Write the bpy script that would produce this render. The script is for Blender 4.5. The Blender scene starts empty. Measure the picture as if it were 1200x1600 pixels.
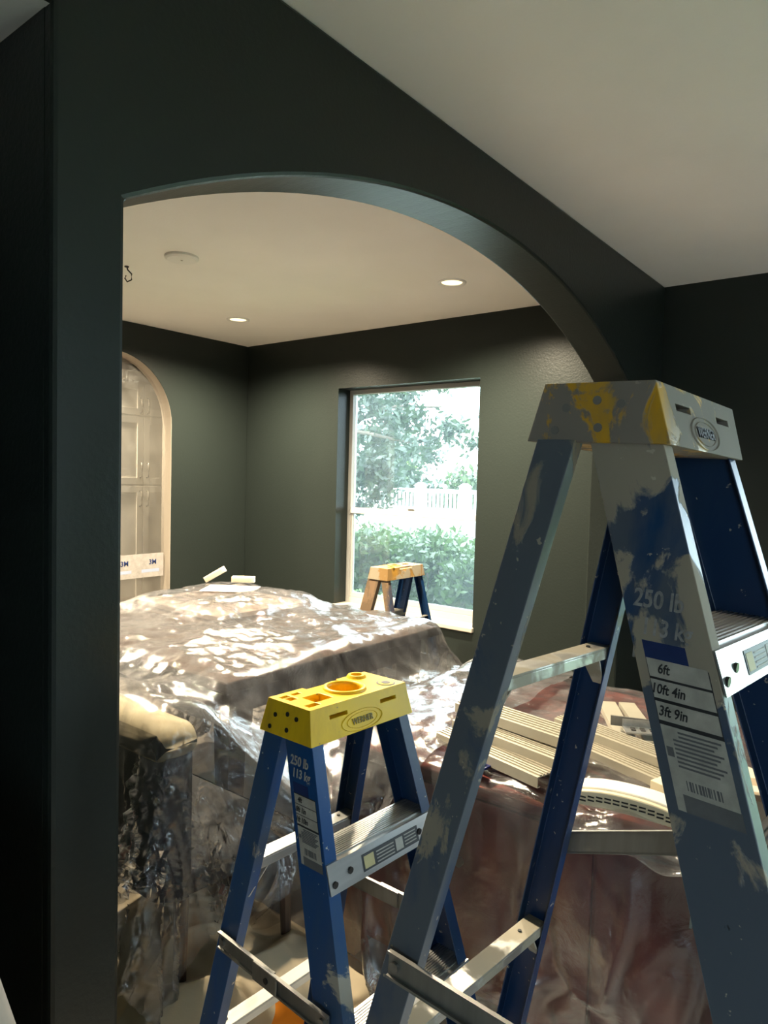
import bpy, bmesh, math, random
import numpy as np
from mathutils import Vector, Matrix

SC = bpy.context.scene
COL = SC.collection
rnd = random.Random(7)

# ---------------------------------------------------------------- camera
cam_d = bpy.data.cameras.new('camera')
cam = bpy.data.objects.new('camera', cam_d); COL.objects.link(cam)
cam_d.sensor_fit = 'VERTICAL'; cam_d.sensor_height = 32.0
cam_d.lens = 1099.84 / 1600 * 32.0
cam_d.clip_start = 0.02
_r = Vector((0.78539571, 0.61845868, 0.02573804)); _u = Vector((-0.04964789, 0.02149359, 0.99853548)); _f = Vector((-0.61699973, 0.78552332, -0.04758614))
M = Matrix((_r, _u, -_f)).transposed().to_4x4(); M.translation = (0, 0, 1.6)
cam.matrix_world = M
SC.camera = cam

# ---------------------------------------------------------------- world, sun, exposure
W = bpy.data.worlds.new('overcast_sky'); SC.world = W; W.use_nodes = True
bg = W.node_tree.nodes['Background']
bg.inputs[0].default_value = (0.74, 0.88, 1.0, 1); bg.inputs[1].default_value = 5.3
sun_d = bpy.data.lights.new('sun', 'SUN'); sun_d.energy = 1.2; sun_d.angle = math.radians(12); sun_d.color = (1, .96, .88)
sun = bpy.data.objects.new('sun', sun_d); COL.objects.link(sun)
sun.rotation_euler = (math.radians(32), math.radians(-12), 0)      # from behind the house: never enters the windows
SC.view_settings.view_transform = 'Standard'; SC.view_settings.look = 'None'
SC.view_settings.gamma = 1.0; SC.view_settings.use_curve_mapping = False
SC.view_settings.exposure = 1.52
SC.cycles.transparent_max_bounces = 24
SC.cycles.max_bounces = 10; SC.cycles.diffuse_bounces = 6
SC.cycles.caustics_reflective = False; SC.cycles.caustics_refractive = False
SC.cycles.sample_clamp_indirect = 6.0
def portal(name, loc, rot, sx, sy):          # light portals only guide sampling of the sky; they emit nothing
    d = bpy.data.lights.new(name, 'AREA'); d.shape = 'RECTANGLE'; d.size = sx; d.size_y = sy
    d.cycles.is_portal = True
    o = bpy.data.objects.new(name, d); COL.objects.link(o); o.location = loc; o.rotation_euler = rot
portal('window_portal', (-3.15, 4.47, 1.44), (math.radians(-90), 0, 0), 1.32, 1.76)
portal('window_portal', (1.35, 4.47, 1.15), (math.radians(-90), 0, 0), 2.2, 2.3)
portal('window_portal', (2.92, 1.5, 1.44), (0, math.radians(90), 0), 1.76, .8)
portal('window_portal', (1.4, -2.80, 1.44), (math.radians(90), 0, 0), .8, 1.76)

# ---------------------------------------------------------------- helpers
class MB:
    def __init__(s): s.v = []; s.f = []; s.m = []
    def add(s, vs, fs, mi=0):
        o = len(s.v); s.v += [tuple(v) for v in vs]
        for f in fs: s.f.append([o + i for i in f]); s.m.append(mi)
        return s
    def box(s, a, b, mi=0):
        x0, y0, z0 = a; x1, y1, z1 = b
        return s.add([(x0,y0,z0),(x1,y0,z0),(x1,y1,z0),(x0,y1,z0),(x0,y0,z1),(x1,y0,z1),(x1,y1,z1),(x0,y1,z1)],
                     [(0,3,2,1),(4,5,6,7),(0,1,5,4),(1,2,6,5),(2,3,7,6),(3,0,4,7)], mi)
    def hexa(s, bot, top, mi=0):       # two quads, counter-clockwise seen from above
        return s.add(list(bot)+list(top), [(0,3,2,1),(4,5,6,7),(0,1,5,4),(1,2,6,5),(2,3,7,6),(3,0,4,7)], mi)
    def sweep(s, A, B, mi=0):          # two closed outlines of the same length
        n = len(A)
        return s.add(list(A)+list(B), [list(range(n))[::-1], list(range(n, 2*n))] + [(i, (i+1)%n, n+(i+1)%n, n+i) for i in range(n)], mi)
    def tube(s, pts, r, n=8, mi=0, caps=True):
        pts = [Vector(p) for p in pts]; rs = r if isinstance(r, (list, tuple)) else [r]*len(pts)
        vs = []; fs = []
        for i, p in enumerate(pts):
            t = (pts[min(i+1, len(pts)-1)] - pts[max(i-1, 0)]).normalized()
            a = t.cross(Vector((0,0,1)))
            if a.length < .05: a = t.cross(Vector((1,0,0)))
            a.normalize(); b = t.cross(a)
            for k in range(n):
                w = 2*math.pi*k/n; vs.append(p + a*math.cos(w)*rs[i] + b*math.sin(w)*rs[i])
        for i in range(len(pts)-1):
            for k in range(n): fs.append((i*n+k, i*n+(k+1)%n, (i+1)*n+(k+1)%n, (i+1)*n+k))
        if caps: fs += [list(range(n))[::-1], [(len(pts)-1)*n+k for k in range(n)]]
        return s.add(vs, fs, mi)
    def disc(s, c, axis, r, h, n=20, mi=0):
        c = Vector(c); axis = Vector(axis).normalized(); return s.tube([c, c+axis*h], r, n, mi)
    def build(s, name, mats, parent=None, smooth=False, fix=True, bevel=0):
        me = bpy.data.meshes.new(name); me.from_pydata(s.v, [], s.f)
        for m in (mats if isinstance(mats, (list, tuple)) else [mats]): me.materials.append(m)
        me.polygons.foreach_set('material_index', s.m)
        if fix:
            bm = bmesh.new(); bm.from_mesh(me); bmesh.ops.recalc_face_normals(bm, faces=bm.faces); bm.to_mesh(me); bm.free()
        if smooth: me.polygons.foreach_set('use_smooth', [True]*len(me.polygons))
        o = bpy.data.objects.new(name, me); COL.objects.link(o)
        if parent: o.parent = parent
        if bevel:
            b = o.modifiers.new('bevel', 'BEVEL'); b.width = bevel; b.segments = 2; b.limit_method = 'ANGLE'; b.angle_limit = math.radians(35)
        return o
def tag(o, label=None, cat=None, group=None, kind=None):
    if label: o['label'] = label
    if cat: o['category'] = cat
    if group: o['group'] = group
    if kind: o['kind'] = kind
    return o
def struct(o, label=None):
    o['kind'] = 'structure'
    if label: o['label'] = label
    return o
def empty(name, loc=(0,0,0), rz=0):
    o = bpy.data.objects.new(name, None); COL.objects.link(o); o.location = loc; o.rotation_euler = (0,0,rz); o.empty_display_size = .1
    return o
def part_label(o, s): o['label'] = s; return o
def text_mesh(txt, size, depth=0.0004, align='CENTER', bold=.018):
    cu = bpy.data.curves.new('t', 'FONT'); cu.body = txt; cu.size = size; cu.extrude = depth; cu.align_x = align; cu.align_y = 'CENTER'; cu.resolution_u = 3; cu.offset = size*bold
    o = bpy.data.objects.new('t', cu); COL.objects.link(o)
    dg = bpy.context.evaluated_depsgraph_get()
    me = bpy.data.meshes.new_from_object(o.evaluated_get(dg))
    bpy.data.objects.remove(o); bpy.data.curves.remove(cu)
    return me
def text_obj(name, txt, size, mat, parent, origin, ax, ay, depth=.0004, stretch=1.0, bold=.018):
    me = text_mesh(txt, size, depth, 'CENTER', bold); ax = Vector(ax).normalized(); ay = Vector(ay); ay = (ay - ax*ay.dot(ax)).normalized(); n = ax.cross(ay)
    T = Matrix((ax*stretch, ay, n)).transposed().to_4x4(); T.translation = origin
    me.transform(T); me.materials.clear(); me.materials.append(mat)
    o = bpy.data.objects.new(name, me); COL.objects.link(o); o.parent = parent
    return o

# ---------------------------------------------------------------- materials
def srgb(r, g, b):
    f = lambda c: (c/255/12.92) if c/255 <= .04045 else ((c/255+.055)/1.055)**2.4
    return (f(r), f(g), f(b), 1)
class NT:
    def __init__(s, name):
        s.m = bpy.data.materials.new(name); s.m.use_nodes = True; s.t = s.m.node_tree; s.t.nodes.clear()
        s.out = s.t.nodes.new('ShaderNodeOutputMaterial'); s.tc = s.t.nodes.new('ShaderNodeTexCoord')
    def n(s, kind, **kw):
        nd = s.t.nodes.new('ShaderNode'+kind)
        for k, v in kw.items(): setattr(nd, k, v)
        return nd
    def l(s, a, b): s.t.links.new(a, b)
    def noise(s, scale, detail=4, rough=.55, sc=None, dist=0, seed=0):
        mp = s.n('Mapping'); s.l(s.tc.outputs['Object'], mp.inputs[0]); mp.inputs['Location'].default_value = (seed*3.1, seed*1.7, seed*.9)
        if sc: mp.inputs['Scale'].default_value = sc
        nd = s.n('TexNoise'); s.l(mp.outputs[0], nd.inputs['Vector'])
        nd.inputs['Scale'].default_value = scale; nd.inputs['Detail'].default_value = detail; nd.inputs['Roughness'].default_value = rough; nd.inputs['Distortion'].default_value = dist
        return nd.outputs['Fac']
    def ramp(s, fac, a, b, smooth=False):
        mr = s.n('MapRange'); s.l(fac, mr.inputs['Value']); mr.inputs['From Min'].default_value = a; mr.inputs['From Max'].default_value = b; mr.clamp = True
        return mr.outputs[0]
    def mix(s, fac, a, b):
        mx = s.n('Mix', data_type='RGBA')
        if isinstance(fac, (int, float)): mx.inputs['Factor'].default_value = fac
        else: s.l(fac, mx.inputs['Factor'])
        for sock, v in ((mx.inputs[6], a), (mx.inputs[7], b)):
            if isinstance(v, tuple): sock.default_value = v
            else: s.l(v, sock)
        return mx.outputs[2]
    def math(s, op, a, b=None):
        m = s.n('Math', operation=op)
        for i, v in enumerate((a, b)):
            if v is None: continue
            if isinstance(v, (int, float)): m.inputs[i].default_value = v
            else: s.l(v, m.inputs[i])
        return m.outputs[0]
    def bump(s, h, strength=.3, dist=.002):
        b = s.n('Bump'); s.l(h, b.inputs['Height']); b.inputs['Strength'].default_value = strength; b.inputs['Distance'].default_value = dist
        return b.outputs[0]
    def pbsdf(s, col, rough=.5, metal=0, spec=.5, normal=None, emit=None, emit_s=0):
        p = s.n('BsdfPrincipled')
        for k, v in (('Base Color', col), ('Roughness', rough), ('Metallic', metal), ('Specular IOR Level', spec)):
            if isinstance(v, (int, float, tuple)): p.inputs[k].default_value = v
            else: s.l(v, p.inputs[k])
        if normal is not None: s.l(normal, p.inputs['Normal'])
        if emit: p.inputs['Emission Color'].default_value = emit; p.inputs['Emission Strength'].default_value = emit_s
        return p.outputs[0]
    def done(s, sh): s.l(sh, s.out.inputs[0]); return s.m
def simple(name, col, rough=.5, metal=0, spec=.5, var=.12, scale=14, bump=0):
    t = NT(name); n = t.noise(scale)
    dark = tuple(c*(1-var) for c in col[:3]) + (1,); lite = tuple(min(1, c*(1+var)) for c in col[:3]) + (1,)
    nb = t.bump(t.noise(scale*6), bump, .002) if bump else None
    return t.done(t.pbsdf(t.mix(n, dark, lite), rough, metal, spec, nb))
def wall_paint(name, col, rough=.42, spec=.4):
    t = NT(name); n = t.noise(1.6, 3)
    c = t.mix(n, tuple(x*.93 for x in col[:3])+(1,), tuple(x*1.07 for x in col[:3])+(1,))
    h = t.noise(75, 3, .6)
    return t.done(t.pbsdf(c, rough, 0, spec, t.bump(h, .28, .003)))
def worn(name, base, faded, plaster, a_fade, a_pl, seed, zr=None, dark=None):
    """fibreglass with faded areas and dried plaster smears; zr=(z0,z1): more smears high up on the rail"""
    t = NT(name)
    n1 = t.noise(5, 6, .6, (1,1,.45), .4, seed); n2 = t.noise(9, 7, .62, (1,1,.7), .6, seed+2); n3 = t.noise(60, 3, .6, None, 0, seed+5)
    c = t.mix(t.ramp(n1, a_fade-.06, a_fade+.06), base, faded)
    if zr:
        sep = t.n('SeparateXYZ'); t.l(t.tc.outputs['Object'], sep.inputs[0])
        g = t.math('MULTIPLY', t.ramp(sep.outputs[2], zr[0], zr[1]), .07); n2 = t.math('ADD', n2, g)
    pl = t.mix(n1, plaster, tuple(x*.72 for x in plaster[:3])+(1,))
    pm = t.ramp(n2, a_pl, a_pl+.035)
    c = t.mix(pm, c, pl)
    c = t.mix(t.ramp(n3, .69, .71), c, tuple(min(1, x*1.2) for x in plaster[:3])+(1,))
    c = t.mix(t.ramp(t.noise(14, 5, .6, (1,1,.5), .3, seed+9), .70, .72), c, srgb(14, 18, 24))
    r = t.mix(pm, (.38,.38,.38,1), (.8,.8,.8,1))
    b = t.bump(t.math('ADD', pm, t.math('MULTIPLY', n2, .6)), .35, .003)
    return t.done(t.pbsdf(c, r, 0, .4, b))
def brushed(name, col, rough=.3, sc=(1,.03,1), seed=0, dirt=.62):
    t = NT(name); n = t.noise(60, 3, .6, sc, 0, seed); d = t.noise(12, 5, .6, None, .3, seed+3)
    c = t.mix(n, tuple(x*.6 for x in col[:3])+(1,), col)
    dm = t.ramp(d, dirt, dirt+.1)
    c = t.mix(dm, c, srgb(150, 142, 126))
    met = t.math('SUBTRACT', .82, t.math('MULTIPLY', dm, .8))
    return t.done(t.pbsdf(c, t.mix(dm, (rough,)*3+(1,), (.7,.7,.7,1)), met, .5, t.bump(n, .15, .001)))

m_green = wall_paint('dark_green_wall_paint', (0.0175, 0.0225, 0.0205, 1), .36, .26)
m_ceil = wall_paint('white_textured_ceiling', (0.88, 0.87, 0.855, 1), .9, .2)
m_offwhite = wall_paint('unpainted_offwhite_plaster', (0.43, 0.37, 0.31, 1), .8, .2)
m_floor = simple('grey_brown_floor_tile', (0.60, 0.60, 0.59, 1), .5, 0, .4, .12, 3)
m_floor_d = simple('dark_floor_boards', (0.22, 0.19, 0.16, 1), .4, 0, .4, .25, 4)
m_white = simple('white_vinyl', (0.80, 0.80, 0.79, 1), .4, 0, .4, .04)
m_sill = simple('cream_marble_sill', (0.54, 0.48, 0.41, 1), .35, 0, .5, .1, 6)
m_winframe = simple('grey_white_window_frame', (0.44, 0.43, 0.41, 1), .4, 0, .4, .06)
m_cab = simple('white_cabinet_paint', (0.74, 0.70, 0.64, 1), .45, 0, .4, .05, 3)
m_handle = simple('brushed_nickel', (0.35, 0.32, 0.28, 1), .35, .9, .5)
m_blue_near = worn('worn_blue_fibreglass_plastered', srgb(22, 58, 96), srgb(78, 86, 98), srgb(158, 147, 131), .46, .575, 1, (1.12, 1.55))
m_blue_nearb = worn('worn_blue_fibreglass_greyed', srgb(34, 64, 98), srgb(86, 92, 100), srgb(150, 140, 124), .44, .60, 4, (.5, 1.7))
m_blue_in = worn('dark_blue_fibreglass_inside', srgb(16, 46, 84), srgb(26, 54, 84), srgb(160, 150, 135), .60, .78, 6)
m_blue_small = worn('blue_fibreglass_scuffed', srgb(18, 66, 118), srgb(48, 76, 108), srgb(168, 162, 150), .50, .625, 8)
m_blue_far = worn('brown_smeared_blue_fibreglass', srgb(28, 52, 80), srgb(120, 98, 76), srgb(150, 120, 92), .40, .56, 11)
m_cap_near = worn('plaster_covered_yellow_plastic', srgb(196, 148, 36), srgb(150, 128, 84), srgb(134, 125, 115), .52, .45, 13)
m_cap_small = worn('yellow_plastic', srgb(226, 184, 30), srgb(198, 156, 34), srgb(150, 120, 60), .58, .76, 15)
m_cap_far = worn('stained_orange_yellow_plastic', srgb(190, 138, 50), srgb(150, 116, 70), srgb(170, 156, 132), .46, .52, 17)
m_alu = brushed('ribbed_aluminium', (0.72, 0.71, 0.69, 1), .3)
m_alu_dirty = brushed('plaster_dusted_aluminium', (0.55, 0.53, 0.50, 1), .42, (1,.05,1), 4, .45)
m_steel = brushed('zinc_steel', (0.36, 0.35, 0.33, 1), .4, (1,1,.1), 2, .66)
m_rivet = simple('dark_rivet', (0.06, 0.06, 0.06, 1), .4, .8)
m_black = simple('black_print', (0.02, 0.02, 0.022, 1), .5)
m_label = simple('worn_white_label', (0.36, 0.34, 0.30, 1), .6, 0, .3, .45, 45)
m_print = simple('grey_print', (0.11, 0.11, 0.115, 1), .55, 0, .3, .3, 40)
m_decal = simple('worn_white_decal', (0.24, 0.235, 0.23, 1), .6, 0, .3, .7, 90)
m_blue_print = simple('blue_print', srgb(30, 46, 92), .5, 0, .3, .3, 40)
m_rubber = simple('black_rubber', (0.03, 0.03, 0.03, 1), .7)
m_wood = simple('dark_table_wood', (0.085, 0.055, 0.042, 1), .4, 0, .4, .3, 6)
m_red = simple('mahogany_red_wood', (0.30, 0.075, 0.060, 1), .35, 0, .5, .25, 5)
m_card = simple('brown_cardboard', (0.46, 0.34, 0.23, 1), .8, 0, .2, .12, 5)
m_beigebox = simple('pale_pink_beige_board', (0.36, 0.28, 0.24, 1), .8, 0, .2, .08, 5)
m_uph = simple('charcoal_upholstery', (0.055, 0.055, 0.058, 1), .9, 0, .2, .2, 30)
m_uphtop = simple('cream_upholstery', (0.52, 0.44, 0.30, 1), .85, 0, .2, .15, 20)
m_canvas = simple('beige_canvas', (0.62, 0.51, 0.36, 1), .9, 0, .2, .16, 9, .4)
m_cream = simple('cream_plastic', (0.80, 0.70, 0.50, 1), .4, 0, .4, .05)
m_creamtop = simple('white_cream_plastic', (0.80, 0.77, 0.70, 1), .35, 0, .5, .04)
m_dark = simple('dark_slot', (0.012, 0.012, 0.012, 1), .8)
m_rail = simple('beige_enamelled_aluminium', (0.40, 0.365, 0.295, 1), .42, .25, .5, .18, 8)
m_orange = simple('orange_plastic', srgb(226, 130, 16), .45, 0, .4, .1)
m_paper = simple('white_paper', (0.82, 0.80, 0.76, 1), .8, 0, .2, .04)
m_shim = simple('smeared_white_wood', (0.66, 0.58, 0.47, 1), .8, 0, .2, .25, 30)
m_tube = simple('beige_paper_roll', (0.44, 0.37, 0.30, 1), .8, 0, .2, .12, 6)
m_bark = simple('grey_bark', (0.16, 0.13, 0.10, 1), .9, 0, .2, .3, 12)
m_grass = simple('lawn_grass', (0.13, 0.20, 0.07, 1), .9, 0, .2, .35, 3)
m_outwall = simple('stucco', (0.6, 0.57, 0.5, 1), .9)
def leaf_mat(name, a, b):
    t = NT(name); n = t.noise(2.2, 3); c = t.mix(n, a, b)
    d = t.n('BsdfDiffuse'); t.l(c, d.inputs[0]); tr = t.n('BsdfTranslucent'); t.l(c, tr.inputs[0])
    g = t.n('BsdfGlossy'); g.inputs['Roughness'].default_value = .35; g.inputs['Color'].default_value = (.5,.5,.5,1)
    mx = t.n('MixShader'); mx.inputs[0].default_value = .4; t.l(d.outputs[0], mx.inputs[1]); t.l(tr.outputs[0], mx.inputs[2])
    m2 = t.n('MixShader'); m2.inputs[0].default_value = .12; t.l(mx.outputs[0], m2.inputs[1]); t.l(g.outputs[0], m2.inputs[2])
    return t.done(m2.outputs[0])
m_leaf_hedge = leaf_mat('hedge_leaf', (0.035, 0.075, 0.022, 1), (0.11, 0.18, 0.045, 1))
m_leaf_tree = leaf_mat('oak_leaf', (0.030, 0.052, 0.032, 1), (0.075, 0.11, 0.055, 1))
m_leaf_bush = leaf_mat('yellow_green_leaf', (0.07, 0.12, 0.035, 1), (0.19, 0.24, 0.07, 1))
m_leaf_far = leaf_mat('distant_leaf', (0.06, 0.10, 0.045, 1), (0.15, 0.19, 0.08, 1))
def plastic(name, milk, tint, rough=.14, seed=0, bumps=.5, ior=1.55, scale=1.0, var=.75):
    """thin polythene film: clear part, milky part, glossy skin"""
    t = NT(name)
    n1 = t.noise(9*scale, 6, .62, None, 1.2, seed); n2 = t.noise(38*scale, 5, .6, None, .8, seed+1); n3 = t.noise(7.0, 3, .5, (1, 1, .28), .9, seed+3)
    rid = t.math('ABSOLUTE', t.math('SUBTRACT', n1, .5)); rid2 = t.math('ABSOLUTE', t.math('SUBTRACT', n2, .5))
    h = t.math('ADD', t.math('MULTIPLY', rid, 2.0), t.math('MULTIPLY', rid2, .25))
    nb = t.bump(h, bumps, .02)
    tr = t.n('BsdfTransparent'); tr.inputs[0].default_value = (.93,.93,.93,1)
    df = t.n('BsdfDiffuse'); df.inputs[0].default_value = tint
    tl = t.n('BsdfTranslucent'); tl.inputs[0].default_value = tint
    mm = t.n('MixShader'); mm.inputs[0].default_value = .35; t.l(df.outputs[0], mm.inputs[1]); t.l(tl.outputs[0], mm.inputs[2])
    lw = t.n('LayerWeight'); lw.inputs['Blend'].default_value = .5
    f = t.math('ADD', t.math('MULTIPLY', t.math('POWER', lw.outputs['Facing'], 2.0), .42), t.math('ADD', milk, t.math('MULTIPLY', t.math('SUBTRACT', n3, .5), var)))
    fc = t.n('Clamp'); t.l(f, fc.inputs[0]); fc.inputs['Min'].default_value = .08; fc.inputs['Max'].default_value = .92
    mx = t.n('MixShader'); t.l(fc.outputs[0], mx.inputs[0]); t.l(tr.outputs[0], mx.inputs[1]); t.l(mm.outputs[0], mx.inputs[2])
    gl = t.n('BsdfGlossy'); gl.inputs['Roughness'].default_value = rough; gl.inputs[0].default_value = (1,1,1,1); t.l(nb, gl.inputs['Normal'])
    fr = t.n('Fresnel'); fr.inputs[0].default_value = ior; t.l(nb, fr.inputs['Normal'])
    fr2 = t.math('MULTIPLY', fr.outputs[0], 1.3)
    fcl = t.n('Clamp'); t.l(fr2, fcl.inputs[0]); fcl.inputs['Max'].default_value = .85
    m3 = t.n('MixShader'); t.l(fcl.outputs[0], m3.inputs[0]); t.l(mx.outputs[0], m3.inputs[1]); t.l(gl.outputs[0], m3.inputs[2])
    return t.done(m3.outputs[0])
m_film = plastic('clear_dust_sheet_film', .26, (.19, .19, .205, 1), .075, 1, .22, 1.6, 1.0, 1.0)
m_film_b = plastic('clear_dust_sheet_film_fold', .22, (.235, .233, .247, 1), .075, 5, .25, 1.6, 1.0, 1.0)
m_film_door = plastic('masking_film', .10, (.6, .56, .50, 1), .3, 9, .2, 1.3, 1.0, .15)
def glass_mat():
    t = NT('dusty_window_glass'); n = t.noise(3, 5, .6, (1,1,.3))
    tr = t.n('BsdfTransparent'); tr.inputs[0].default_value = (.93,.97,.96,1)
    tl = t.n('BsdfTranslucent'); tl.inputs[0].default_value = (.80,.92,.95,1)
    mx = t.n('MixShader'); t.l(t.ramp(n, -.2, 22), mx.inputs[0]); t.l(tr.outputs[0], mx.inputs[1]); t.l(tl.outputs[0], mx.inputs[2])
    gl = t.n('BsdfGlossy'); gl.inputs['Roughness'].default_value = .02
    fr = t.n('Fresnel'); fr.inputs[0].default_value = 1.45
    m2 = t.n('MixShader'); t.l(fr.outputs[0], m2.inputs[0]); t.l(mx.outputs[0], m2.inputs[1]); t.l(gl.outputs[0], m2.inputs[2])
    return t.done(m2.outputs[0])
m_glass = glass_mat()
def emit_mat(name, col, s):
    t = NT(name); e = t.n('Emission'); e.inputs[0].default_value = col; e.inputs[1].default_value = s; return t.done(e.outputs[0])
m_lens = emit_mat('warm_downlight_lens', (1, .74, .36, 1), 1.0)

# ---------------------------------------------------------------- the shell
H = 2.74
XA, XAI, YW, XL, YP, YPI = -1.29, -1.475, 4.21, -4.89, .644, .79
def prism(outline, axis, a, b, mi_side=None):
    """outline in the two other axes, extruded along axis from a to b"""
    mb = MB()
    mk = {0: lambda p, t: (t, p[0], p[1]), 1: lambda p, t: (p[0], t, p[1]), 2: lambda p, t: (p[0], p[1], t)}[axis]
    n = len(outline); mb.add([mk(p, a) for p in outline]+[mk(p, b) for p in outline], [])
    mb.f = [list(range(n)), list(range(n, 2*n))] + [[i, (i+1) % n, n+(i+1) % n, n+i] for i in range(n)]
    mb.m = [0, 0] + [(mi_side[i] if mi_side else 0) for i in range(n)]
    return mb
def wall_grid(axis, us, zs, a, b, voids):
    """a wall of rectangular cells with some left open; axis 1: wall in xz at y a..b, axis 0: wall in yz at x a..b"""
    P = (lambda u, t, z: (u, t, z)) if axis == 1 else (lambda u, t, z: (t, u, z))
    mb = MB(); nu, nz = len(us)-1, len(zs)-1
    solid = lambda i, k: 0 <= i < nu and 0 <= k < nz and (i, k) not in voids
    for i in range(nu):
        for k in range(nz):
            if not solid(i, k): continue
            u0, u1, z0, z1 = us[i], us[i+1], zs[k], zs[k+1]
            for t in (a, b): mb.add([P(u0,t,z0), P(u1,t,z0), P(u1,t,z1), P(u0,t,z1)], [(0,1,2,3)])
            if not solid(i-1, k): mb.add([P(u0,a,z0), P(u0,b,z0), P(u0,b,z1), P(u0,a,z1)], [(0,1,2,3)])
            if not solid(i+1, k): mb.add([P(u1,a,z0), P(u1,b,z0), P(u1,b,z1), P(u1,a,z1)], [(0,1,2,3)])
            if not solid(i, k-1): mb.add([P(u0,a,z0), P(u1,a,z0), P(u1,b,z0), P(u0,b,z0)], [(0,1,2,3)])
            if not solid(i, k+1): mb.add([P(u0,a,z1), P(u1,a,z1), P(u1,b,z1), P(u0,b,z1)], [(0,1,2,3)])
    return mb
def weld(o):
    bm = bmesh.new(); bm.from_mesh(o.data); bmesh.ops.remove_doubles(bm, verts=bm.verts, dist=1e-5); bmesh.ops.recalc_face_normals(bm, faces=bm.faces); bm.to_mesh(o.data); bm.free(); return o

struct(MB().box((XAI, -2.75, -.12), (2.85, 4.41, 0)).build('floor', m_floor), 'pale grey tiled floor of the near room')
struct(MB().box((-6.9, -2.75, -.12), (XAI, 4.41, 0)).build('floor_dining', m_floor_d), 'dark wooden floor of the dining room')
struct(MB().box((-6.9, -2.75, H), (2.85, 4.41, H+.25)).build('ceiling', m_ceil), 'white textured ceiling')
# arch wall between the near room and the dining room: a segmental arch whose left end dies into the hall wall
R_, yc, zt = 2.97, 2.225, 2.507
def zarc(y): return zt - R_ + math.sqrt(R_*R_ - (y-yc)**2)
arc = [(3.66 + (YPI-3.66)*i/40, zarc(3.66 + (YPI-3.66)*i/40)) for i in range(41)]
out = [(YP, 0), (YP, H), (YW, H), (YW, 0), (3.66, 0)] + arc + [(YPI, 0)]
o = prism(out, 0, XAI, XA).build('wall_arch', m_green, bevel=.010)
struct(o, 'dark green wall with a wide shallow arched opening')
struct(MB().box((-4.9, YP-.001, 0), (XA-.03, YPI-.001, H)).build('wall_hall', m_green), 'dark green hall wall at the left of the arch')
struct(MB().box((XA-.012, -1.5, 2.44), (XA, YP, H)).build('wall_header', m_green), 'dark green header over the hall opening')
struct(MB().box((-4.9, -1.5, 2.44), (XA-.012, YP, H-.002)).build('ceiling_hall', m_ceil), 'lower hall ceiling')
struct(MB().box((-5.02, -1.6, 0), (-4.9, YP, H)).build('wall_hall_end', m_green))
struct(MB().box((-5.02, -1.62, 0), (XA, -1.5, H)).build('wall_hall_back', m_green))
# exterior wall: dining window and an opening for the added glazed door
o = wall_grid(1, [XL-.13, -3.80, -2.50, .25, 2.45, 2.85], [0, .575, 2.307, H], YW, YW+.2, {(1,1), (3,1), (3,0)}).build('wall_window', m_green)
struct(weld(o), 'dark green window wall')
# right wall with a window, rear wall with an added unseen window
o = wall_grid(0, [-2.75, 1.1, 1.9, YW], [0, .575, 2.307, H], 2.70, 2.85, {(1,1)}).build('wall_right', m_green); struct(weld(o), 'dark green wall at the right with a window')
o = wall_grid(1, [-1.41, 1.0, 1.8, 2.70], [0, .575, 2.307, H], -2.75, -2.6, {(1,1)}).build('wall_rear', m_green); struct(weld(o), 'dark green wall behind the camera with an added window')
struct(MB().box((-7.2, -3.9, H), (3.4, -2.75, H+.15)).build('sun_block_slab', m_outwall), 'unseen slab added to keep sun off the rear window')  # unseen slab, added only to stop sun entering the rear window
struct(MB().box((-1.41, -2.6, 0), (XA, -1.62, H)).build('wall_rear_side', m_green))
# left dining wall with a round-headed doorway
arc2 = [(2.90+.52*math.cos(a), 1.99+.52*math.sin(a)) for a in [math.pi*i/28 for i in range(29)]]
out = [(YPI, 0), (YPI, H), (YW, H), (YW, 0), (3.42, 0)] + arc2 + [(2.38, 0)]
sides = [0]*len(out)
for i in range(4, len(out)-1): sides[i] = 1
o = prism(out, 0, XL-.13, XL, sides).build('wall_left', [m_green, m_offwhite], bevel=.006); struct(o, 'dark green wall with round-headed doorway')
# kitchen behind the doorway
struct(MB().box((-6.9, .79, 0), (-6.75, 4.41, H)).build('wall_kitchen', m_offwhite)); struct(MB().box((-6.75, .79, 0), (XL-.13, .9, H)).build('wall_kitchen_side', m_offwhite))
struct(MB().box((-6.75, 4.28, 0), (XL-.13, 4.41, H)).build('wall_kitchen_back', m_offwhite))

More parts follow.
